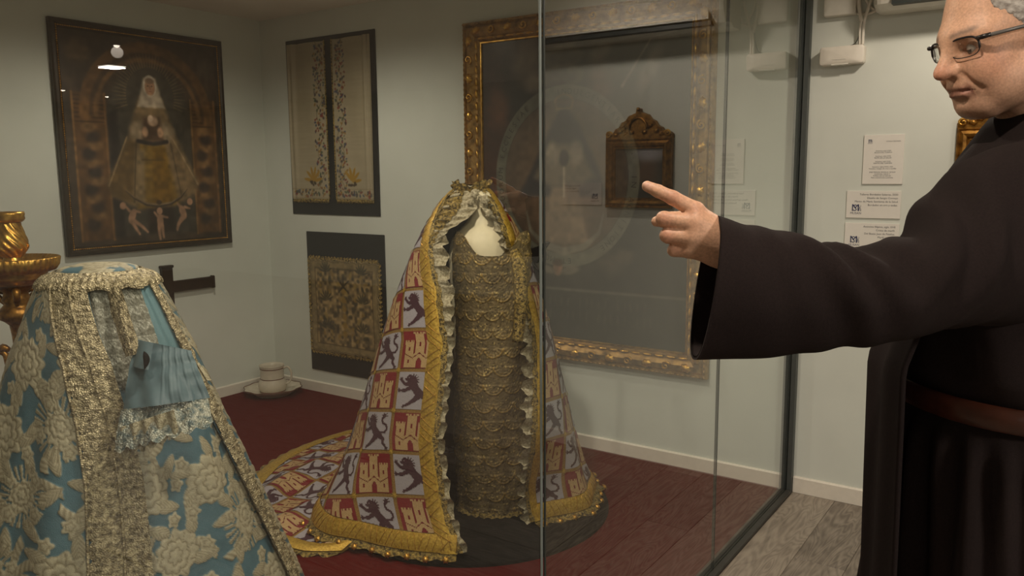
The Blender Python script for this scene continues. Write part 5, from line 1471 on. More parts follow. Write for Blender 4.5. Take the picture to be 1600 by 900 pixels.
# edging cord beside the main band
def cordline(edge, w0, w1, sgn, lift):
    t = np.linspace(0, 1, 200); z = ZT + (ZB - ZT) * t
    p_ = edge(z) - sgn * (w0 + (w1 - w0) * t) / np.maximum(brad(z), 0.12)
    f_ = 0.012 * sstep(1.2, 0.6, z) * np.sin(p_ * 8 + 1.0) + 0.006 * np.sin(p_ * 19 + z * 3) * sstep(1.1, 0.5, z)
    return tube(gown_pt(p_, z, 1.0, lift, f_), 0.004, 6)
obj('edging_cord', cordline(gL, 0.107, 0.194, 1, 0.010), M['silver_lace'], blue)
obj('edging_cord', cordline(gL, 0.045, 0.085, 1, 0.014), M['silver_lace'], blue)
# closed top: low padded disc covered with the same brocade
q_, t_ = np.meshgrid(np.linspace(0.02, 1, 24), np.linspace(0, 2 * np.pi, 90, endpoint=False), indexing='ij')
r_ = brad(ZT) * q_
tx, ty = r_ * np.sin(t_), r_ * np.cos(t_)
mk, hg, l_ = damask(tx, ty, 9)
tv = W(BRr + tx, BTt + ty * 0.92, ZT + 0.000 + 0.022 * np.sqrt(np.clip(1 - q_ ** 2, 0, 1)) + 0.003 * hg * mk)
tv = np.swapaxes(tv, 0, 1)
obj('cloak_top', (tv.reshape(-1, 3), grid_faces(90, 24, True, True)), M['damask'], blue, True, col=np.swapaxes(damask_cols(mk, hg, l_, tx, ty, 3), 0, 1).reshape(-1, 3))
# inner dress: bodice of satin with silver lace panels, skirt of brocade
ni, nj = 300, 340
u_, z1_ = np.meshgrid(np.linspace(-14 * D2R, 150 * D2R, ni), np.linspace(0, 1, nj), indexing='ij')
zz = (ZT - 0.01) + (ZB - ZT + 0.02) * z1_
waist = bz_of(600)
kk = 0.90 - 0.06 * np.exp(-((zz - waist) / 0.10) ** 2) + 0.075 * sstep(55 * D2R, 85 * D2R, u_)
bx_ = u_ * (0.25 + 0.5 * (brad(zz) - 0.1))
mk, hg, l_ = damask(bx_ + 5.03, zz / 0.93 + 2.05, 6)
cols = damask_cols(mk, hg, l_, bx_, zz, 3)
bod = sstep(waist + 0.02, waist + 0.05, zz)
stripe = (np.abs(np.sin((u_ - 6 * D2R) * 2.6)) > 0.42).astype(float)
satin = s2l((104, 138, 146)) * np.ones(zz.shape + (3,))
fw_, fh_ = 0.050, 0.046
frow = np.floor(zz / fh_); fx_ = bx_ + (frow % 2) * fw_ / 2
fu = fx_ / fw_ - np.floor(fx_ / fw_) - 0.5; fv = zz / fh_ - frow
fd = np.hypot(fu, fv - 0.95); fan_ = 0.5 + 0.5 * np.cos(np.arctan2(fu, 0.95 - fv + 1e-6) * 16)
lacec = s2l(np.clip(np.array([140, 138, 124]) + 52 * (fan_ * (fd < 0.55) - 0.4)[..., None] + 46 * (np.exp(-((fd - 0.55) / 0.05) ** 2))[..., None] + 70 * (vnoise(bx_ * 420, zz * 420, 3) - 0.5)[..., None], 0, 255))
bc = satin * (1 - stripe[..., None]) + lacec * stripe[..., None]
cols = cols * (1 - bod[..., None]) + bc * bod[..., None]
fo = 0.010 * np.sin(u_ * 12) * sstep(waist, waist - 0.25, zz) + 0.004 * np.sin(u_ * 30 + zz * 9) * bod
lf = 0.004 * hg * mk * (1 - bod) + 0.004 * stripe * bod * (0.5 + vnoise(bx_ * 200, zz * 200, 8))
iv = gown_pt(u_, zz, kk, lf, fo)
obj('inner_dress', (iv.reshape(-1, 3), grid_faces(ni, nj)), M['damask'], blue, True, col=cols.reshape(-1, 3))
# open sleeve flaring forward, lace cuff and white scalloped trim
def bilin(P00, P10, P11, P01, n, m_, bulge, extra=None):
    u, v = np.meshgrid(np.linspace(0, 1, n), np.linspace(0, 1, m_), indexing='ij')
    u3, v3 = u[..., None], v[..., None]
    P = (1 - u3) * (1 - v3) * P00 + u3 * (1 - v3) * P10 + u3 * v3 * P11 + (1 - u3) * v3 * P01
    b_ = bulge * np.sin(np.pi * u) * (0.35 + 0.65 * v)
    if extra is not None: b_ = b_ + extra(u, v)
    return P + b_[..., None] * (TO * 0.9 + ER * 0.15 + UP * 0.2)
s00, s10, s11, s01 = V(212, 530, 2.43), V(298, 548, 2.41), V(326, 622, 2.33), V(190, 640, 2.30)
sl = bilin(s00, s10, s11, s01, 60, 50, 0.055, lambda u, v: 0.012 * np.sin(u * 7 + v * 5) * (0.3 + 0.7 * v) + 0.006 * np.sin(u * 19 - v * 7) * v + 0.006 * np.sin(v * 20 + u * 6) * (1 - v) + 0.005 * (np.cos(u * 60) > 0.86) * (u > 0.5))
slv = obj('sleeve', (sl.reshape(-1, 3), grid_faces(60, 50, flip=True)), M['satin'], blue)
slo = sl - TO * 0.006 - UP * 0.001
obj('sleeve_lining', (slo.reshape(-1, 3), grid_faces(60, 50)), M['satin'], slv)
# stand-up opening flap with a dark slit
fl_ = bilin(V(218, 532, 2.40), V(240, 536, 2.375), V(232, 578, 2.33), V(208, 572, 2.36), 20, 20, 0.020)
obj('slit_flap', (fl_.reshape(-1, 3), grid_faces(20, 20, flip=True)), M['satin'], slv)
sp_ = smooth_curve([V(225, 549, 2.335), V(229, 562, 2.322), V(226, 577, 2.315)], 12)
obj('slit', tube(sp_, np.array([0.001, 0.004, 0.006, 0.008, 0.009, 0.009, 0.009, 0.008, 0.007, 0.005, 0.003, 0.001]), 8), M['black_cloth'], slv)
c01, c11 = V(186, 698, 2.26), V(336, 656, 2.29)
cuff = bilin(s01 + TO * 0.004, s11 + TO * 0.004, c11, c01, 90, 24, 0.062, lambda u, v: 0.010 * np.sin(u * 16 + v) + 0.008 * (vnoise(u * 60, v * 18, 4) - 0.5) + 0.006 * (0.5 + 0.5 * np.cos(u * 31)) * np.sin(np.pi * v))
sc_ = 0.014 * np.abs(np.sin(np.linspace(0, 1, 90) * 7 * np.pi))
cuff[:, -6:, 2] -= (sc_[:, None] * np.linspace(0, 1, 6)[None])
cuff = cuff + (TO * 0.02)[None, None] * np.linspace(0, 1, 24)[None, :, None]
obj('lace_cuff', (cuff.reshape(-1, 3), grid_faces(90, 24, flip=True)), M['blue_lace'], slv)
tri = bilin(V(186, 668, 2.26), V(272, 640, 2.22), V(280, 674, 2.235), V(190, 712, 2.27), 60, 8, 0.03, lambda u, v: 0.010 * np.sin(u * 28))
tri[:, -3:, 2] -= (0.016 * np.abs(np.sin(np.linspace(0, 1, 60) * 6 * np.pi)))[:, None] * np.array([0.3, 0.7, 1.0])[None]
obj('white_trim', (tri.reshape(-1, 3), grid_faces(60, 8, flip=True)), M['cream_lace'], slv)
tr2 = bilin(V(300, 570, 2.42), V(310, 566, 2.44), V(330, 594, 2.45), V(312, 596, 2.42), 20, 8, 0.015, lambda u, v: 0.008 * np.sin(u * 18))
obj('white_trim', (tr2.reshape(-1, 3), grid_faces(20, 8, flip=True)), M['cream_lace'], slv)
obj('lace_lapel', (bilin(V(160, 447, 2.50), V(188, 446, 2.47), V(222, 552, 2.40), V(196, 558, 2.42), 40, 50, 0.022, lambda u, v: 0.008 * (vnoise(u * 30, v * 50, 2) - 0.5)).reshape(-1, 3), grid_faces(40, 50, flip=True)), M['silver_lace'], blue)

# ================================================================== the visitor: a pointing person in a brown habit
HD = 1.42                                                  # distance of the head
def RAZ(p): p = np.asarray(p, float); return np.stack([p @ ER, p @ AW, p @ UP], -1)
def unRAZ(q): q = np.asarray(q, float); return q[..., :1] * ER + q[..., 1:2] * AW + q[..., 2:3] * UP
class SDF:
    def __init__(s, lo, hi, h):
        s.lo = np.array(lo, float); s.h = h
        s.n = np.ceil((np.array(hi) - s.lo) / h).astype(int) + 1
        s.ax = [s.lo[i] + h * np.arange(s.n[i]) for i in range(3)]
        s.v = np.full(tuple(s.n), 0.5, np.float32)
    def _sl(s, pts, pad):
        pts = np.asarray(pts); a = np.clip(((pts.min(0) - pad - s.lo) / s.h).astype(int), 0, s.n - 1); b = np.clip(((pts.max(0) + pad - s.lo) / s.h).astype(int) + 2, 1, s.n)
        sl = tuple(slice(a[i], b[i]) for i in range(3))
        g = np.meshgrid(*[s.ax[i][sl[i]] for i in range(3)], indexing='ij', sparse=True)
        return sl, g
    def _comb(s, sl, d, k, sub):
        a = s.v[sl]
        if sub:
            d = -d; h = np.maximum(k - np.abs(a - d), 0) / k; s.v[sl] = np.maximum(a, d) + h * h * k * 0.25
        else:
            h = np.maximum(k - np.abs(a - d), 0) / k; s.v[sl] = np.minimum(a, d) - h * h * k * 0.25
    def cap(s, p, q, ra, rb, k=0.01, sub=False):
        p = np.asarray(p, float); q = np.asarray(q, float)
        sl, g = s._sl([p, q], max(ra, rb) + k + 4 * s.h)
        e = q - p; L = e @ e + 1e-12
        t = np.clip(((g[0] - p[0]) * e[0] + (g[1] - p[1]) * e[1] + (g[2] - p[2]) * e[2]) / L, 0, 1)
        d = np.sqrt((g[0] - p[0] - e[0] * t) ** 2 + (g[1] - p[1] - e[1] * t) ** 2 + (g[2] - p[2] - e[2] * t) ** 2) - (ra + (rb - ra) * t)
        s._comb(sl, d.astype(np.float32), k, sub)
    def chain(s, pts, rad, k=0.01):
        for i in range(len(pts) - 1): s.cap(pts[i], pts[i + 1], rad[i], rad[i + 1], k)
    def ell(s, c, rad, R=None, k=0.01, sub=False):
        """ellipsoid; R rows = its own axes"""
        c = np.asarray(c, float); rad = np.asarray(rad, float); R = np.eye(3) if R is None else R
        sl, g = s._sl([c], rad.max() + k + 4 * s.h)
        x, y, z = g[0] - c[0], g[1] - c[1], g[2] - c[2]
        L = [(x * R[i][0] + y * R[i][1] + z * R[i][2]) / rad[i] for i in range(3)]
        k0 = np.sqrt(L[0] ** 2 + L[1] ** 2 + L[2] ** 2); k1 = np.sqrt((L[0] / rad[0]) ** 2 + (L[1] / rad[1]) ** 2 + (L[2] / rad[2]) ** 2) + 1e-9
        s._comb(sl, (k0 * (k0 - 1) / k1).astype(np.float32), k, sub)
    def mesh(s, smooth=1):
        v = s.v; ins = v < 0
        n = np.array(v.shape) - 1
        cnt = np.zeros(tuple(n), np.int8); acc = np.zeros(tuple(n) + (3,), np.float32)
        cs = sum(ins[i:i + n[0], j:j + n[1], k:k + n[2]].astype(np.int8) for i in (0, 1) for j in (0, 1) for k in (0, 1))
        act = np.argwhere((cs > 0) & (cs < 8))
        acc = np.zeros((len(act), 3)); cnt = np.zeros(len(act))
        for ax in range(3):
            o = [a for a in range(3) if a != ax]
            for b1_ in (0, 1):
                for b2_ in (0, 1):
                    p = act.copy(); p[:, o[0]] += b1_; p[:, o[1]] += b2_
                    q = p.copy(); q[:, ax] += 1
                    va, vb = v[p[:, 0], p[:, 1], p[:, 2]], v[q[:, 0], q[:, 1], q[:, 2]]
                    cr = (va < 0) != (vb < 0)
                    t = np.where(cr, va / np.where(va == vb, 1, va - vb), 0)
                    pt = p.astype(float); pt[:, ax] += t
                    acc += pt * cr[:, None]; cnt += cr
        P = s.lo + s.h * acc / np.maximum(cnt, 1)[:, None]
        idx = np.full(tuple(n), -1, np.int64); idx[act[:, 0], act[:, 1], act[:, 2]] = np.arange(len(act))
        Fs = []
        for ax in range(3):
            o = [(ax + 1) % 3, (ax + 2) % 3]
            sl0 = [slice(None)] * 3; sl1 = [slice(None)] * 3
            sl0[ax] = slice(0, -1); sl1[ax] = slice(1, None)
            e = np.argwhere(ins[tuple(sl0)] != ins[tuple(sl1)])
            e = e[(e[:, o[0]] > 0) & (e[:, o[1]] > 0) & (e[:, o[0]] < n[o[0]]) & (e[:, o[1]] < n[o[1]])]
            c4 = []
            for d0, d1 in ((-1, -1), (0, -1), (0, 0), (-1, 0)):
                p = e.copy(); p[:, o[0]] += d0; p[:, o[1]] += d1; c4.append(idx[p[:, 0], p[:, 1], p[:, 2]])
            q = np.stack(c4, -1); fl = ~ins[e[:, 0], e[:, 1], e[:, 2]]
            q[fl] = q[fl][:, ::-1]; Fs.append(q)
        F = np.concatenate(Fs); F = F[(F >= 0).all(1)]
        for _ in range(smooth):
            S = np.zeros_like(P); c = np.zeros(len(P))
            for a, b in ((0, 1), (1, 2), (2, 3), (3, 0)):
                np.add.at(S, F[:, a], P[F[:, b]]); np.add.at(S, F[:, b], P[F[:, a]]); np.add.at(c, F[:, a], 1); np.add.at(c, F[:, b], 1)
            P = 0.5 * P + 0.5 * S / np.maximum(c, 1)[:, None]
        return P, F

person = thing('person', tuple(W(V(1560, 600, 1.46) @ ER, V(1560, 600, 1.46) @ TO, 0.0)), 'grey-haired person in a dark brown habit and glasses pointing at the mantle', 'person')
# --- head frame: F forward, L the person's left (towards the viewer), U up (in RAZ coordinates)
yaw, pit = 9 * D2R, 14 * D2R
F0 = np.array([-math.cos(yaw), -math.sin(yaw), 0.0]); L0 = np.array([math.sin(yaw), -math.cos(yaw), 0.0]); U0 = np.array([0, 0, 1.0])
Fh = F0 * math.cos(pit) - U0 * math.sin(pit); Uh = U0 * math.cos(pit) + F0 * math.sin(pit); Lh = L0
HR = np.stack([Fh, Lh, Uh])
NOSE = np.array([0.131, 0.0, -0.034])
HO = RAZ(V(1462, 118, HD)) - NOSE @ HR
def h(x, y, z): return HO + np.array([x, y, z]) @ HR
def hp_(px, py, d): return RAZ(V(px, py, d))
# --- hand and arm points (pixel of the photograph, distance)
D0 = 1.19
wrist = hp_(1128, 388, D0 + 0.012); elbow = hp_(1400, 458, 1.23); shoulder = hp_(1590, 390, 1.33)
allp = np.array([hp_(1000, 280, D0), hp_(1040, 420, D0), h(0.14, 0.1, 0.17), h(-0.14, -0.1, 0.17), h(0, 0, -0.3), shoulder, elbow, hp_(1640, 420, 1.6), hp_(1500, 300, 1.72)])
sd = SDF(allp.min(0) - 0.04, allp.max(0) + 0.04, 0.0028)
# trunk under the habit, neck, arm
neck0, neck1 = h(-0.035, 0, -0.06), h(-0.065, 0, -0.19)
chest = hp_(1590, 400, 1.46)
sd.cap(neck0, neck1, 0.062, 0.066, 0.03); sd.cap(neck1, chest, 0.066, 0.09, 0.03)
sd.cap(shoulder, 2 * chest - shoulder, 0.045, 0.045, 0.03)
sd.chain([shoulder, elbow, hp_(1250, 440, 1.205), wrist], [0.046, 0.040, 0.036, 0.029], 0.02)
# head
E = lambda x, y, z, a, b, c, k=0.02, sub=False: sd.ell(h(x, y, z), (a, b, c), HR, k, sub)
E(-0.020, 0, 0.052, 0.100, 0.077, 0.100)
E(0.028, 0, -0.010, 0.072, 0.064, 0.095, 0.03)
E(0.030, 0, -0.065, 0.060, 0.055, 0.055, 0.03)
E(0.062, 0, -0.100, 0.028, 0.028, 0.021, 0.018)                                         # chin
for sy in (-1, 1):
    sd.cap(h(-0.005, sy * 0.052, -0.060), h(0.055, sy * 0.022, -0.102), 0.026, 0.022, 0.025)   # jaw
    E(0.055, sy * 0.036, -0.040, 0.036, 0.027, 0.036, 0.02)                              # cheek
    E(0.030, sy * 0.046, -0.078, 0.034, 0.022, 0.030, 0.02)                              # jowl
    sd.cap(h(0.086, sy * 0.012, 0.019), h(0.062, sy * 0.050, 0.017), 0.012, 0.010, 0.030)      # brow
    E(0.098, sy * 0.034, -0.002, 0.020, 0.018, 0.013, 0.012, True)                       # eye socket
    E(0.0735, sy * 0.034, -0.001, 0.0155, 0.017, 0.0135, 0.006)                           # lids
    E(0.0905, sy * 0.034, -0.003, 0.0120, 0.0140, 0.0062, 0.003, True)                   # lid opening
    sd.cap(h(0.100, sy * 0.010, -0.036), h(0.095, sy * 0.015, -0.040), 0.0105, 0.009, 0.008)   # nostril wing
    E(0.106, sy * 0.007, -0.048, 0.006, 0.004, 0.004, 0.004, True)
    E(-0.018, sy * 0.079, -0.012, 0.026, 0.010, 0.034, 0.006)                            # ear
    E(-0.010, sy * 0.088, -0.010, 0.013, 0.007, 0.019, 0.006, True)
sd.cap(h(0.086, 0, 0.022), h(0.117, 0, -0.028), 0.0095, 0.0115, 0.012)                   # nose
E(0.119, 0, -0.034, 0.0145, 0.0125, 0.0120, 0.006)
E(0.084, 0, -0.058, 0.018, 0.026, 0.012, 0.010)                                          # upper lip
sd.cap(h(0.0955, -0.014, -0.0640), h(0.0955, 0.014, -0.0640), 0.0062, 0.0062, 0.005)
sd.cap(h(0.0925, -0.013, -0.0770), h(0.0925, 0.013, -0.0770), 0.0070, 0.0070, 0.005)
for sy in (-1, 1):
    sd.cap(h(0.0955, sy * 0.014, -0.0640), h(0.078, sy * 0.029, -0.0700), 0.0062, 0.004, 0.005)
    sd.cap(h(0.0925, sy * 0.013, -0.0770), h(0.078, sy * 0.028, -0.0720), 0.0070, 0.004, 0.005)
    sd.cap(h(0.103, sy * 0.012, -0.0703), h(0.080, sy * 0.031, -0.0715), 0.0030, 0.0012, 0.003, True)
    sd.cap(h(0.100, sy * 0.021, -0.040), h(0.080, sy * 0.043, -0.074), 0.0028, 0.0016, 0.008, True)   # nasolabial crease
sd.cap(h(0.104, -0.012, -0.0703), h(0.104, 0.012, -0.0703), 0.0032, 0.0032, 0.003, True)
sd.cap(h(0.098, -0.012, -0.0885), h(0.098, 0.012, -0.0885), 0.005, 0.005, 0.008, True)
# hand: back of the hand towards the viewer, index pointing, others curled, thumb behind
mcp = [hp_(1087, 329, D0 - 0.006), hp_(1088, 349, D0 - 0.014), hp_(1084, 371, D0 - 0.012), hp_(1079, 392, D0 - 0.004)]
for i, m_ in enumerate(mcp):
    base = wrist + (m_ - wrist) * 0.15
    sd.cap(base, m_, 0.020, [0.0135, 0.0135, 0.0125, 0.0115][i], 0.016)
sd.cap(hp_(1110, 365, D0 + 0.006), hp_(1090, 368, D0 + 0.006), 0.024, 0.020, 0.02)
kf = 0.0035
sd.chain([mcp[0], hp_(1051, 309, D0 - 0.004), hp_(1028, 298.5, D0 + 0.002), hp_(1011, 291, D0 + 0.006)], [0.0125, 0.0105, 0.0094, 0.0082], kf)
sd.chain([mcp[1], hp_(1037, 342, D0 - 0.004), hp_(1036, 345, D0 + 0.030), hp_(1060, 350, D0 + 0.040)], [0.0130, 0.0112, 0.0100, 0.0085], kf)
sd.chain([mcp[2], hp_(1042, 368, D0 - 0.002), hp_(1044, 371, D0 + 0.030), hp_(1066, 374, D0 + 0.036)], [0.0120, 0.0104, 0.0092, 0.0080], kf)
sd.chain([mcp[3], hp_(1053, 391, D0 + 0.006), hp_(1055, 392, D0 + 0.032), hp_(1073, 392, D0 + 0.036)], [0.0108, 0.0094, 0.0084, 0.0075], kf)
sd.chain([hp_(1112, 352, D0 + 0.026), hp_(1078, 340, D0 + 0.052), hp_(1048, 343, D0 + 0.056), hp_(1026, 346, D0 + 0.050)], [0.017, 0.0125, 0.0110, 0.0085], 0.006)
for a_, b__ in (((1052, 338), (1054, 324)), ((1060, 358), (1074, 357)), ((1062, 381), (1072, 381))): pass
BP, BF = sd.mesh(1)
loc = (BP - HO) @ HR.T                                    # head coordinates of every vertex
hx, hy, hz_ = loc[:, 0], loc[:, 1], loc[:, 2]
sk = np.ones((len(BP), 3)) * np.array([212, 166, 136.0])
def tint(mask, colr): 
    global sk
    sk = sk + (np.array(colr, float) - sk) * np.clip(mask, 0, 1)[:, None]
gs = lambda x, y, z, r: np.exp(-(((hx - x) ** 2 + (np.abs(hy) - y) ** 2 + (hz_ - z) ** 2) / r ** 2))
inhead = (np.abs(hx) < 0.2) & (np.abs(hz_) < 0.22) & (np.abs(hy) < 0.12)
tint(0.55 * gs(0.06, 0.045, -0.035, 0.03) * inhead, (182, 118, 92)); tint(0.6 * gs(0.125, 0, -0.035, 0.018), (186, 116, 92))
tint(0.8 * np.exp(-((hz_ + 0.0725) / 0.009) ** 2) * (np.abs(hy) < 0.030) * (hx > 0.075) * inhead, (150, 92, 80))
tint(0.35 * sstep(-0.045, -0.075, hz_) * (hx > 0.0) * inhead, (156, 122, 102))
tint(0.6 * np.exp(-((hz_ - 0.026 - 0.15 * (np.abs(hy) - 0.03)) / 0.0045) ** 2) * sstep(0.010, 0.018, np.abs(hy)) * sstep(0.056, 0.044, np.abs(hy)) * (hx > 0.04), (104, 90, 80))
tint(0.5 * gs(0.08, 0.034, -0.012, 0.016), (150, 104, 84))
PW = unRAZ(BP)
def pix_near(px, py, d, r): 
    c_ = V(px, py, d); return np.exp(-(np.linalg.norm(PW - c_, axis=1) / r) ** 2)
tint(0.8 * pix_near(1011, 287, D0 - 0.004, 0.007), (216, 172, 156))
for q in ((1052, 309), (1038, 342), (1042, 368), (1054, 391), (1087, 330), (1086, 352)): tint(0.35 * pix_near(*q, D0 - 0.012, 0.012), (176, 110, 88))
obj('body', (PW, BF), M['skin'], person, True, col=s2l(sk))
# eyes
for sy in (-1, 1):
    v, f = lathe([(0.0001, 0.0125), (0.005, 0.0115), (0.009, 0.0088), (0.0118, 0.004), (0.0125, 0), (0.0118, -0.004), (0.009, -0.0088), (0.0001, -0.0125)], 20)
    c_ = h(0.0762, sy * 0.033, -0.002)
    obj('eye', (unRAZ(c_ + v), f), M['eye'], person)
    v, f = lathe([(0.0001, 0.0128), (0.0035, 0.0124), (0.0052, 0.0116)], 16)
    obj('iris', (unRAZ(c_ + v[:, :1] * Lh + v[:, 1:2] * Uh + v[:, 2:3] * (Fh * 0.94 - Uh * 0.3)), f), M['iris'], person)
# hair: short grey, swept back over the sides and the top
hs = SDF(HO - 0.18, HO + 0.2, 0.004)
hs.ell(h(-0.026, 0, 0.054), (0.108, 0.085, 0.108), HR, 0.01)
hs.ell(h(0.105, 0, -0.005), (0.110, 0.12, 0.072), HR, 0.012, True)                        # clear the face
hs.ell(h(0.040, 0, -0.10), (0.12, 0.14, 0.085), HR, 0.012, True)
hs.ell(h(0.085, 0, 0.075), (0.062, 0.060, 0.065), HR, 0.012, True)                          # receding temples
hs.ell(h(-0.10, 0, -0.12), (0.10, 0.12, 0.075), HR, 0.012, True)
HP, HF = hs.mesh(1)
lc_ = (HP - HO) @ HR.T
nrm_ = lc_ - np.array([-0.026, 0, 0.054]); nrm_ /= np.linalg.norm(nrm_, axis=1)[:, None]
HP = HP + (nrm_ @ HR) * (0.004 * (vnoise(lc_[:, 1] * 320 + lc_[:, 2] * 40, lc_[:, 0] * 30 + lc_[:, 2] * 260, 4) - 0.4))[:, None]
obj('hair', (unRAZ(HP), HF), M['hair'], person)
# glasses
gl = thing('glasses', tuple(unRAZ(h(0.1, 0, 0))), 'dark-rimmed glasses with grey temples worn by the person', 'glasses')
def rim_pts(sy, n=40):
    t = np.linspace(0, 2 * np.pi, n, endpoint=False)
    y = 0.0255 * np.sign(np.cos(t)) * np.abs(np.cos(t)) ** 0.7; z = 0.0165 * np.sign(np.sin(t)) * np.abs(np.sin(t)) ** 0.75
    return np.array([h(0.1025 - 0.36 * max(0, abs(sy * 0.034 + a) - 0.018), sy * 0.034 + a, 0.001 + b_) for a, b_ in zip(y, z)])
for sy in (-1, 1):
    rp_ = rim_pts(sy)
    rm = obj('rim', tube(unRAZ(rp_), np.where(np.sin(np.linspace(0, 2 * np.pi, 40, endpoint=False)) > -0.2, 0.0019, 0.0009), 8, True), M['spectacle'], gl)
    cc_ = rp_.mean(0)
    lv = np.concatenate([rp_, rp_ - Fh * 0.0015, [cc_ + Fh * 0.001], [cc_ - Fh * 0.0005]])
    lf_ = [(i, (i + 1) % 40, 80) for i in range(40)] + [(40 + (i + 1) % 40, 40 + i, 81) for i in range(40)] + [((i + 1) % 40, i, 40 + i, 40 + (i + 1) % 40) for i in range(40)]
    obj('lens', (unRAZ(lv), lf_), M['clear'], gl)
    obj('temple', tube(unRAZ(np.array([h(0.088, sy * 0.062, 0.011), h(0.076, sy * 0.0755, 0.012), h(0.03, sy * 0.081, 0.012), h(-0.03, sy * 0.0835, 0.011), h(-0.05, sy * 0.084, -0.002)])), [0.003, 0.0034, 0.0032, 0.0028, 0.0025], 8), M['temple'] , gl)
    obj('hinge', tube(unRAZ(np.array([h(0.089, sy * 0.057, 0.012), h(0.086, sy * 0.067, 0.012), h(0.077, sy * 0.0755, 0.0125)])), [0.0034, 0.0042, 0.0038], 8), M['spectacle'], gl)
obj('bridge', tube(unRAZ(smooth_curve([h(0.1025, -0.0095, 0.006), h(0.106, 0, 0.009), h(0.1025, 0.0095, 0.006)], 10)), 0.0016, 8), M['spectacle'], gl)

# --- the habit: skirted robe, sleeve, scapular, cowl, belt
def C_(px, py, d): return RAZ(V(px, py, d))
belt_z = V(1500, 668, 1.28)[2]
bodyc = RAZ(V(1562, 640, 1.47))
cR, cA = bodyc[0], bodyc[1]
# rings: z, half depth (R), half width (A), centre shift R
RG = [(0.012, 0.21, 0.30, 0.0), (0.30, 0.20, 0.285, 0.0), (0.60, 0.19, 0.265, 0.0), (0.85, 0.182, 0.245, 0.0), (belt_z - 0.06, 0.172, 0.218, 0.0), (belt_z - 0.015, 0.160, 0.200, 0.0), (belt_z + 0.02, 0.160, 0.200, 0.0), (belt_z + 0.06, 0.172, 0.214, 0.0), (1.25, 0.172, 0.222, 0.004), (1.36, 0.160, 0.222, 0.010), (1.45, 0.135, 0.205, 0.018), (1.51, 0.105, 0.165, 0.024), (1.545, 0.085, 0.115, 0.026)]
RG = np.array(RG)
zs = np.concatenate([np.linspace(RG[i, 0], RG[i + 1, 0], 12, endpoint=False) for i in range(len(RG) - 1)] + [[RG[-1, 0]]])
def rg(z, c): return np.interp(z, RG[:, 0], RG[:, c])
tn = 150
TT, ZZ = np.meshgrid(np.linspace(0, 2 * np.pi, tn, endpoint=False), zs, indexing='ij')
foldr = 0.022 * sstep(belt_z - 0.02, 0.5, ZZ) * np.sin(TT * 11 + 0.8 * np.sin(ZZ * 3)) + 0.010 * sstep(belt_z - 0.01, belt_z - 0.10, ZZ) * np.sin(TT * 23 + ZZ * 4)
foldr = foldr + 0.008 * sstep(belt_z + 0.02, belt_z + 0.08, ZZ) * sstep(1.45, 1.2, ZZ) * np.sin(TT * 9 + ZZ * 16) + 0.006 * (fbm(TT * 3, ZZ * 9, 2) - 0.5)
rR = rg(ZZ, 1) + foldr; rA = rg(ZZ, 2) + foldr
rb = np.stack([cR + rg(ZZ, 3) - rR * np.cos(TT), cA - rA * np.sin(TT), ZZ], -1)
obj('robe', (unRAZ(rb).reshape(-1, 3), grid_faces(tn, len(zs), True, True)), M['habit'], person)
# sleeve: open tube along the arm
ST = [(1119, 337, 1084, 562, 1.195, 0.080), (1160, 348, 1142, 561, 1.20, 0.082), (1198, 361, 1204, 557, 1.205, 0.084), (1277, 380, 1292, 547, 1.215, 0.085), (1345, 388, 1368, 538, 1.225, 0.088), (1412, 369, 1438, 522, 1.24, 0.092), (1462, 318, 1490, 512, 1.26, 0.098), (1510, 262, 1540, 508, 1.285, 0.105), (1560, 226, 1590, 520, 1.32, 0.11), (1615, 214, 1650, 540, 1.37, 0.11)]
sc = smooth_curve(np.array([(*C_(a, b, d), *C_(c, e, d), w) for a, b, c, e, d, w in ST]), 90)
nT = 64
tt = np.linspace(0, 2 * np.pi, nT, endpoint=False)
ring_o, ring_i = [], []
for i, row in enumerate(sc):
    top, bot, w = row[:3], row[3:6], row[6]
    cen = (top + bot) / 2; hv = (top - bot) / 2
    u = i / 89
    ax = (sc[min(i + 1, 89), :3] + sc[min(i + 1, 89), 3:6] - sc[max(i - 1, 0), :3] - sc[max(i - 1, 0), 3:6]); ax /= np.linalg.norm(ax)
    sv_ = np.cross(hv, ax); sv_ /= np.linalg.norm(sv_)
    if sv_[1] > 0: sv_ = -sv_                          # towards the viewer
    skew = -ax * 0.013 * max(0, 1 - u * 6)              # cuff opens slightly away from the viewer
    wr_ = 0.010 * np.exp(-((u - 0.36) / 0.10) ** 2) * np.sin(tt * 3 + u * 60) + 0.009 * np.exp(-((u - 0.62) / 0.14) ** 2) * np.sin(tt * 4 - u * 46) + 0.004 * np.sin(tt * 2 + u * 22)
    sup = np.abs(np.cos(tt)) ** 0.9 * np.sign(np.cos(tt))
    pts = cen + hv * np.sin(tt)[:, None] + (w * sup)[:, None] * sv_ + skew * np.cos(tt)[:, None]
    dirv = pts - cen; dirv /= np.linalg.norm(dirv, axis=1)[:, None]
    wr_ = wr_ * (0.25 + 0.75 * sstep(-1.0, 0.2, np.sin(tt)))
    ring_o.append(pts + dirv * wr_[:, None] * min(1, u * 8)); ring_i.append(pts - dirv * 0.006 + dirv * wr_[:, None] * min(1, u * 8))
ro = np.stack(ring_o, 1); ri = np.stack(ring_i, 1)     # (nT, 90, 3)
nn = nT * 90
rim_f = np.array([(i * 90, ((i + 1) % nT) * 90, nn + ((i + 1) % nT) * 90, nn + i * 90) for i in range(nT)])
ff = np.concatenate([grid_faces(nT, 90, True), grid_faces(nT, 90, True, True) + nn, rim_f])
obj('sleeve', (unRAZ(np.concatenate([ro.reshape(-1, 3), ri.reshape(-1, 3)])), ff), M['habit'], person)
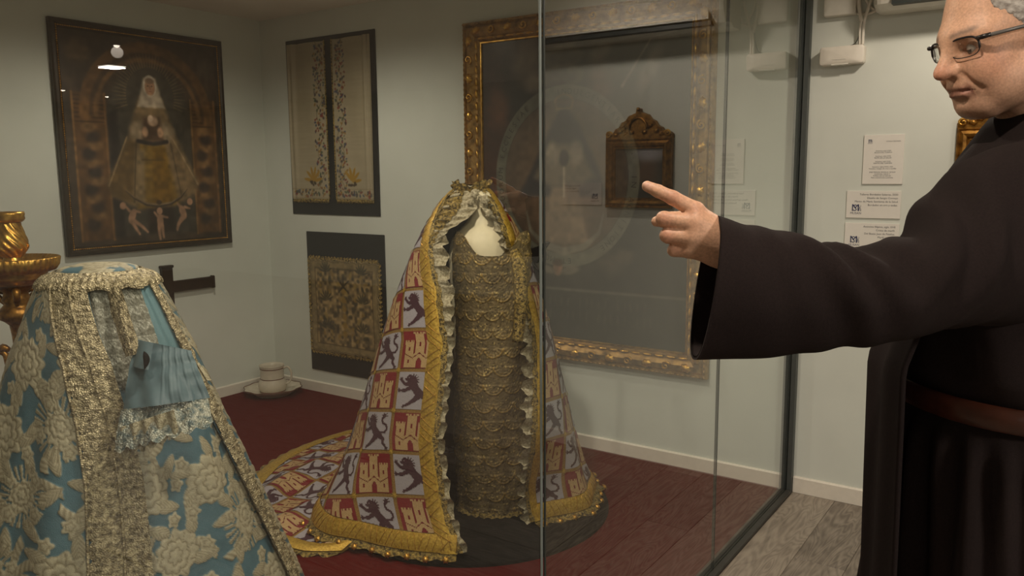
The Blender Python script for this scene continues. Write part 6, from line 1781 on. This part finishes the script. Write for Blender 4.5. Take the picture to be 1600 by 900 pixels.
# inner cuff of the tunic, darker edge inside the wide sleeve
ic = [tuple(C_(*q)) for q in ((1094, 420, 1.235), (1084, 470, 1.25), (1083, 520, 1.25))]
# scapular: long panel hanging in front of the body
nzp, nwp = 70, 26
zsp = np.linspace(1.44, 0.05, nzp)
fx = RAZ(V(1366, 560, 1.44))[0]; fx2 = RAZ(V(1374, 890, 1.44))[0]
yy = np.linspace(-1, 1, nwp)
zt0, zt1 = V(1374, 560, 1.44)[2], V(1350, 890, 1.44)[2]
Y2, Z2 = np.meshgrid(yy, zsp, indexing='ij')
frontR = np.interp(-Z2, [-1.44, -1.36, -zt0, -zt1, -0.05], [cR - 0.13, cR - 0.172, fx, fx2, fx2 - 0.005])
Rp = frontR + 0.045 * sstep(0.2, 1.0, Y2) + 0.004 * np.sin(Y2 * 7 + Z2 * 2)
Ap = cA - 0.020 + 0.090 * Y2
fr_o = np.stack([Rp, Ap, Z2], -1); fr_b = fr_o + np.array([0.008, 0, 0])
nq = nwp * nzp
edge = [(j, j + 1, nq + j + 1, nq + j) for j in range(nzp - 1)] + [((nwp - 1) * nzp + j + 1, (nwp - 1) * nzp + j, nq + (nwp - 1) * nzp + j, nq + (nwp - 1) * nzp + j + 1) for j in range(nzp - 1)]
obj('scapular', (unRAZ(np.concatenate([fr_o.reshape(-1, 3), fr_b.reshape(-1, 3)])), np.concatenate([grid_faces(nwp, nzp), grid_faces(nwp, nzp, flip=True) + nq, np.array(edge)])), M['habit'], person)
# cowl: thick folded collar, higher at the nape
nc = 60
tc_ = np.linspace(0, 2 * np.pi, nc, endpoint=False)
nk = h(-0.062, 0, -0.165)
cw = []
for q, (dr, dz) in enumerate(((0.062, 0.050), (0.074, 0.062), (0.088, 0.052), (0.104, 0.020), (0.118, -0.015), (0.134, -0.050), (0.144, -0.085), (0.132, -0.100))):
    c0 = np.cos(tc_); s0 = np.sin(tc_)
    R_ = nk[0] + 0.012 - (dr * (1.0 + 0.10 * (q > 3))) * c0; A_ = nk[1] - dr * 1.14 * s0
    Z_ = nk[2] + 0.016 + dz - 0.075 * c0 * (1 - q / 9) - 0.014 * c0 * (q > 3) + 0.004 * np.sin(tc_ * 5 + q)
    cw.append(np.stack([R_, A_, Z_], -1))
cw = np.stack(cw, 1)
obj('cowl', (unRAZ(cw).reshape(-1, 3), grid_faces(nc, 8, True, True)), M['habit'], person)
# belt
bt = np.linspace(0, 2 * np.pi, 90, endpoint=False)
bp_ = []
for rr_, dz in ((0.004, -0.021), (0.009, -0.019), (0.011, 0.0), (0.009, 0.019), (0.004, 0.021)):
    bp_.append(np.stack([cR - (0.164 + rr_) * np.cos(bt), cA - (0.204 + rr_) * np.sin(bt), np.full(90, belt_z + 0.002 + dz) + 0.006 * np.cos(bt)], -1))
bp_ = np.stack(bp_, 1)
obj('belt', (unRAZ(bp_).reshape(-1, 3), grid_faces(90, 5, True, True)), M['leather'], person)
# shoes (below the picture)
for sa in (-1, 1):
    c0 = np.array([cR - 0.06, cA + sa * 0.11, 0.0])
    prs = [(0.001, 0.0), (0.05, 0.0), (0.052, 0.02), (0.045, 0.05), (0.02, 0.07), (0.001, 0.075)]
    v, f = lathe(prs, 28)
    v = v * np.array([2.6, 0.95, 1.0]); v[:, 2] *= np.where(v[:, 0] < 0, 0.75, 1.0)
    obj('shoe', (unRAZ(c0 + v), f), M['leather'], person)

for o in list(bpy.data.objects):
    if '_wo' in o: del o['_wo']
